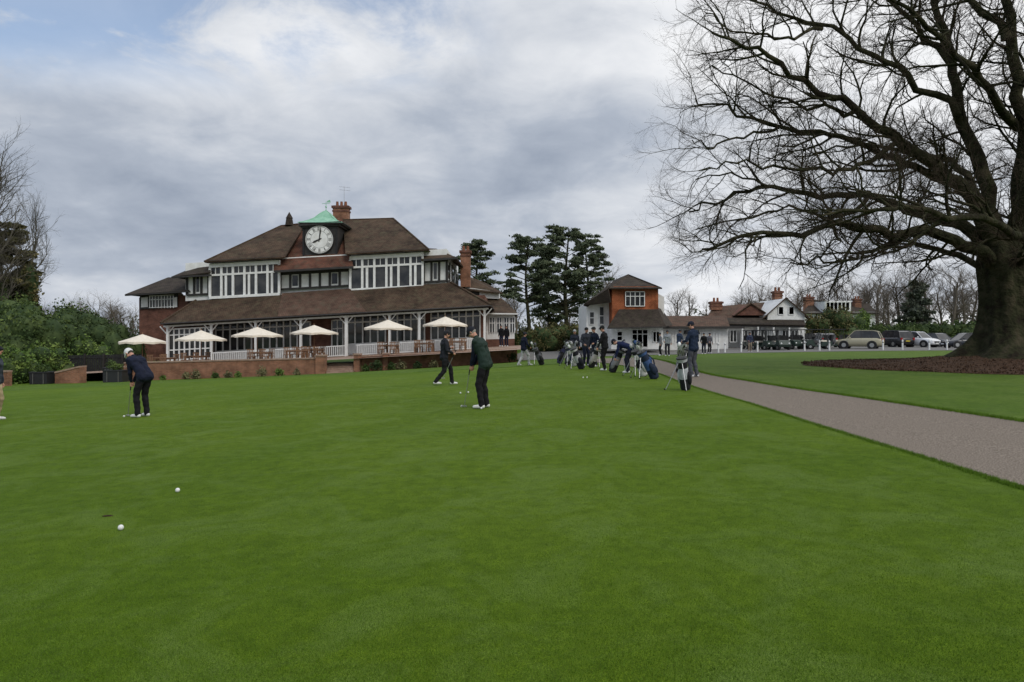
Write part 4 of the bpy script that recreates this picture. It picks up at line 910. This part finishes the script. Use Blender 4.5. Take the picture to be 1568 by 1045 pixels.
person('golfer',911,30,120,dict(top=navy,leg=(.05,.05,.06),cap=(.03,.03,.03)),hands=((-.2,.2,1.05),(.28,.1,.85)),voxel=.014)
person('golfer',926,26.5,60,dict(top=blk,leg=blk,cap=(.02,.02,.02)),feet=((-.12,-.05),(.12,.05)),hands=((-.25,.2,.9),(.25,.15,.85)),head=(20,0),voxel=.012)
person('golfer',880,36,170,dict(top=(.03,.035,.05),leg=(.3,.26,.2),cap=(.5,.5,.5)),voxel=.014)
person('golfer',962,24.5,62,dict(top=(.014,.022,.07),leg=(.014,.016,.03),cap=(.02,.02,.03)),pelvis=(0,-.12,.95),lean=72,feet=((-.14,-.02),(.14,.06)),hands=((-.16,.46,.52),(.12,.44,.48)),head=(60,0),voxel=.012,scale=.96)
person('golfer',1062,21.8,40,dict(top=(.018,.03,.06),leg=(.085,.09,.105),cap=(.02,.025,.04)),lean=2,feet=((-.10,.0),(.12,-.04)),hands=((-.16,.30,1.12),(.18,.28,1.08)),head=(20,15),voxel=.010,scale=1.0)
for px,D,yw,tp_,lg in [(1022,46,160,(.35,.37,.4),(.03,.03,.04)),(1040,44,-60,(.05,.07,.12),blk),(1078,56,150,blk,navy),(1086,58,200,(.1,.1,.12),blk),(1148,60,180,(.04,.05,.09),(.25,.2,.15)),(1012,52,90,(.2,.2,.22),blk)]:
    person('bystander',px,D,yw,dict(top=tp_,leg=lg,cap=(.05,.05,.06)),voxel=.018,hands=((-.27,.12,.85),(.2,.25,1.0)))
# ---------------------------------------------------------------- golf bags
def bag(px,D,yaw,c1,c2,tilt=24,scale=1.0,legs=True):
    e=empty('golf_bag'); g=G(px,D); mb=MB(); m1=cloth('bag_fabric',c1,.6); m2=cloth('bag_panel',c2,.6); rr=random.Random(px)
    Tm=Matrix.Rotation(rad(tilt),4,'X')
    def q(x,y,z): return Tm@Vector((x,y,z))
    rings=[(0,.125),(.04,.14),(.3,.135),(.6,.125),(.78,.135),(.86,.15)]
    for (z0,r0),(z1,r1) in zip(rings[:-1],rings[1:]): mb.cone(q(0,0,z0),q(0,0,z1),r0,r1,m2 if z0 in(.3,.78) else m1,16)
    mb.cone(q(0,0,.86),q(0,0,.90),.152,.145,M['plastic'],16); mb.cone(q(0,0,0),q(0,0,-.02),.13,.12,M['rubber'],16)
    for (x,y,z,a,b,c,m) in [(.13,.02,.3,.07,.09,.2,m1),(-.13,.02,.32,.07,.09,.22,m2),(0,.13,.24,.10,.06,.16,m1),(0,.12,.55,.09,.05,.1,m2)]:
        o_=len(mb.v); mb.ell((0,0,0),(a,b,c),m,12,8)
        for k in range(o_,len(mb.v)):
            v=mb.v[k]; mb.v[k]=tuple(q(x+v[0],y+v[1],z+v[2]))
    for k in range(9):
        an=rr.uniform(0,6.28); r=rr.uniform(.03,.11); h=rr.uniform(1.02,1.22); bx,by=math.cos(an)*r,math.sin(an)*r
        mb.cone(q(bx,by,.85),q(bx*1.15,by*1.15,h),.007,.007,M['steel'],5)
        if k<3:
            o_=len(mb.v); mb.ell((0,0,0),(.05,.06,.08),[m2,M['white'],m1][k],10,8)
            for z in range(o_,len(mb.v)): v=mb.v[z]; mb.v[z]=tuple(q(bx*1.2+v[0],by*1.2+v[1],h+.03+v[2]))
        else:
            p=q(bx*1.15,by*1.15,h); mb.prism([p,p+Vector((.07,.01,.02)),p+Vector((.08,.01,.06)),p+Vector((.0,0,.04))],(0,.02,0),M['steel'])
    if legs:
        for s in(-1,1): mb.cone(q(s*.06,-.13,.76),(s*.30,-.62-(tilt-24)*.005,.0),.011,.009,M['steel'],6); mb.cone((s*.30,-.62,.0),(s*.30,-.66,.015),.018,.018,M['rubber'],6)
    mb.cone(q(0,.14,.72),q(.05,.2,.5),.018,.022,m1,6); mb.cone(q(.05,.2,.5),q(0,.15,.25),.022,.018,m1,6)
    mb.obj('bag',e,Matrix.Translation(g+Vector((0,0,.05)))@Matrix.Rotation(rad(yaw),4,'Z')@Matrix.Scale(scale,4))
bag(1050,17.2,-40,(.02,.02,.025),(.5,.52,.55),16,.92)
bag(1003,21.2,-75,(.02,.03,.06),(.05,.10,.24),30,1.05)
bag(986,22.5,-60,(.55,.55,.55),(.02,.02,.03),24)
bag(937,25,60,(.02,.02,.025),(.25,.25,.27),25); bag(891,28,-70,(.02,.02,.03),(.5,.5,.52),26); bag(880,31,-60,(.5,.5,.5),(.04,.05,.1),24)
bag(868,33,70,(.03,.03,.035),(.3,.3,.3),26); bag(830,34,-60,(.02,.02,.02),(.12,.12,.14),28); bag(856,35,80,(.05,.05,.1),(.02,.02,.02),24); bag(905,29,50,(.02,.02,.02),(.4,.38,.36),24); bag(1040,24,30,(.02,.02,.025),(.3,.3,.3),22)
# ---------------------------------------------------------------- balls, hole
M['ball']=nmat('golf_ball',(.85,.85,.84),None,80,.35,.2,300)
for px,py in [(272,756),(185,815),(705,604),(707,625),(717,603),(737,628),(893,580),(899,580),(190,640),(590,566)]:
    g=onground(px,py); mb=MB(); mb.ell(g+Vector((0,0,.0335)),(.0225,.0225,.0225),M['ball'],20,14); mb.obj('golf_ball')
g=onground(165,794); mb=MB(); mb.ell(g+Vector((0,0,.013)),(.05,.03,.006),M['mulch'],10,6); mb.obj('divot')
# ---------------------------------------------------------------- world + sun
w=bpy.data.worlds.new('World'); scene.world=w; w.use_nodes=True; nt=w.node_tree; nt.nodes.clear()
N=nt.nodes.new; Lk=nt.links.new
SUN_EL=42; SUN_AZ=150
sky=N('ShaderNodeTexSky'); sky.sky_type='NISHITA'; sky.sun_disc=False; sky.sun_elevation=rad(SUN_EL); sky.sun_rotation=rad(SUN_AZ)
tc=N('ShaderNodeTexCoord'); sp=N('ShaderNodeSeparateXYZ'); Lk(tc.outputs['Generated'],sp.inputs[0])
def mth(op,a,b=None,clamp=False):
    q=N('ShaderNodeMath'); q.operation=op; q.use_clamp=clamp
    for i_,v in enumerate((a,b)):
        if v is None: continue
        if isinstance(v,(int,float)): q.inputs[i_].default_value=v
        else: Lk(v,q.inputs[i_])
    return q.outputs[0]
def mr(v,a,b,c=0,d=1,smooth=True):
    q=N('ShaderNodeMapRange'); q.interpolation_type='SMOOTHSTEP' if smooth else 'LINEAR'
    Lk(v,q.inputs[0]); 
    for k,x in zip((1,2,3,4),(a,b,c,d)): q.inputs[k].default_value=x
    return q.outputs[0]
zz=mth('MAXIMUM',sp.outputs[2],0.0); den=mth('ADD',zz,.32)
cv=N('ShaderNodeCombineXYZ'); Lk(mth('DIVIDE',sp.outputs[0],den),cv.inputs[0]); Lk(mth('DIVIDE',sp.outputs[1],den),cv.inputs[1]); Lk(mth('MULTIPLY',zz,1.6),cv.inputs[2])
def noise(s,d,dist=0,off=(0,0,0),rough=.5):
    mp=N('ShaderNodeMapping'); mp.inputs['Location'].default_value=off; Lk(cv.outputs[0],mp.inputs[0])
    q=N('ShaderNodeTexNoise'); q.inputs['Scale'].default_value=s; q.inputs['Detail'].default_value=d; q.inputs['Distortion'].default_value=dist; q.inputs['Roughness'].default_value=rough; Lk(mp.outputs[0],q.inputs['Vector']); return q.outputs['Fac']
n1=noise(1.5,6,.3,(3.1,1.7,0)); n2=noise(4.4,6,.3,(7,2,0),.58)
cl_=mth('ADD',mth('MULTIPLY',n1,.58),mth('MULTIPLY',n2,.42))
az=mth('DIVIDE',sp.outputs[0],mth('MAXIMUM',mth('ABSOLUTE',sp.outputs[1]),.2))
elev=mth('DIVIDE',zz,mth('MAXIMUM',mth('ABSOLUTE',sp.outputs[1]),.2))
right=mr(az,.0,.42); hi=mr(elev,.28,.43)
bright=mth('ADD',mth('ADD',mth('MULTIPLY',cl_,1.5),mth('MULTIPLY',right,.32)),mth('ADD',mth('MULTIPLY',hi,.34),mth('MULTIPLY',mr(elev,.0,.17,1,0),.14)))
t=mr(bright,.52,1.30,smooth=False)
ramp=N('ShaderNodeValToRGB'); Lk(t,ramp.inputs[0]); el=ramp.color_ramp.elements
el[0].position=0; el[0].color=(.29,.34,.43,1); el[1].position=1; el[1].color=(.93,.94,.96,1)
e_=el.new(.35); e_.color=(.44,.49,.575,1); e_=el.new(.7); e_.color=(.70,.73,.78,1)
bl=mth('MULTIPLY',mr(elev,.33,.45),mr(az,.02,-.18)); bl=mth('MULTIPLY',bl,mr(noise(2.8,7,.4,(1.3,4.4,0),.6),.40,.56))
skc=N('ShaderNodeVectorMath'); skc.operation='SCALE'; Lk(sky.outputs[0],skc.inputs[0]); skc.inputs['Scale'].default_value=.15
mixc=N('ShaderNodeMix'); mixc.data_type='RGBA'; Lk(mth('MULTIPLY',bl,.75),mixc.inputs['Factor']); Lk(ramp.outputs[0],mixc.inputs['A']); Lk(skc.outputs[0],mixc.inputs['B'])
sc2=N('ShaderNodeVectorMath'); sc2.operation='SCALE'; Lk(mixc.outputs['Result'],sc2.inputs[0]); Lk(mr(sp.outputs[2],.5,.95,1.0,1.4),sc2.inputs['Scale'])
bg=N('ShaderNodeBackground'); Lk(sc2.outputs[0],bg.inputs[0]); bg.inputs[1].default_value=1.0
out=N('ShaderNodeOutputWorld'); Lk(bg.outputs[0],out.inputs[0])
sl=bpy.data.lights.new('sun','SUN'); sl.energy=1.1; sl.angle=rad(20); sl.color=(1,.95,.87); so=bpy.data.objects.new('sun',sl); scene.collection.objects.link(so)
d=Vector((math.sin(rad(SUN_AZ))*math.cos(rad(SUN_EL)),math.cos(rad(SUN_AZ))*math.cos(rad(SUN_EL)),math.sin(rad(SUN_EL))))
so.rotation_euler=d.to_track_quat('Z','Y').to_euler()
cam=bpy.data.cameras.new('camera'); co=bpy.data.objects.new('camera',cam); scene.collection.objects.link(co); scene.camera=co
co.location=(0,0,CAMZ); co.rotation_euler=(math.pi/2,0,0); cam.sensor_width=36; cam.lens=F/1568*36; cam.shift_y=-10.5/1568; cam.clip_end=6000; cam.clip_start=.05
scene.view_settings.view_transform='Standard'; scene.view_settings.look='None'; scene.view_settings.exposure=0
print('done')
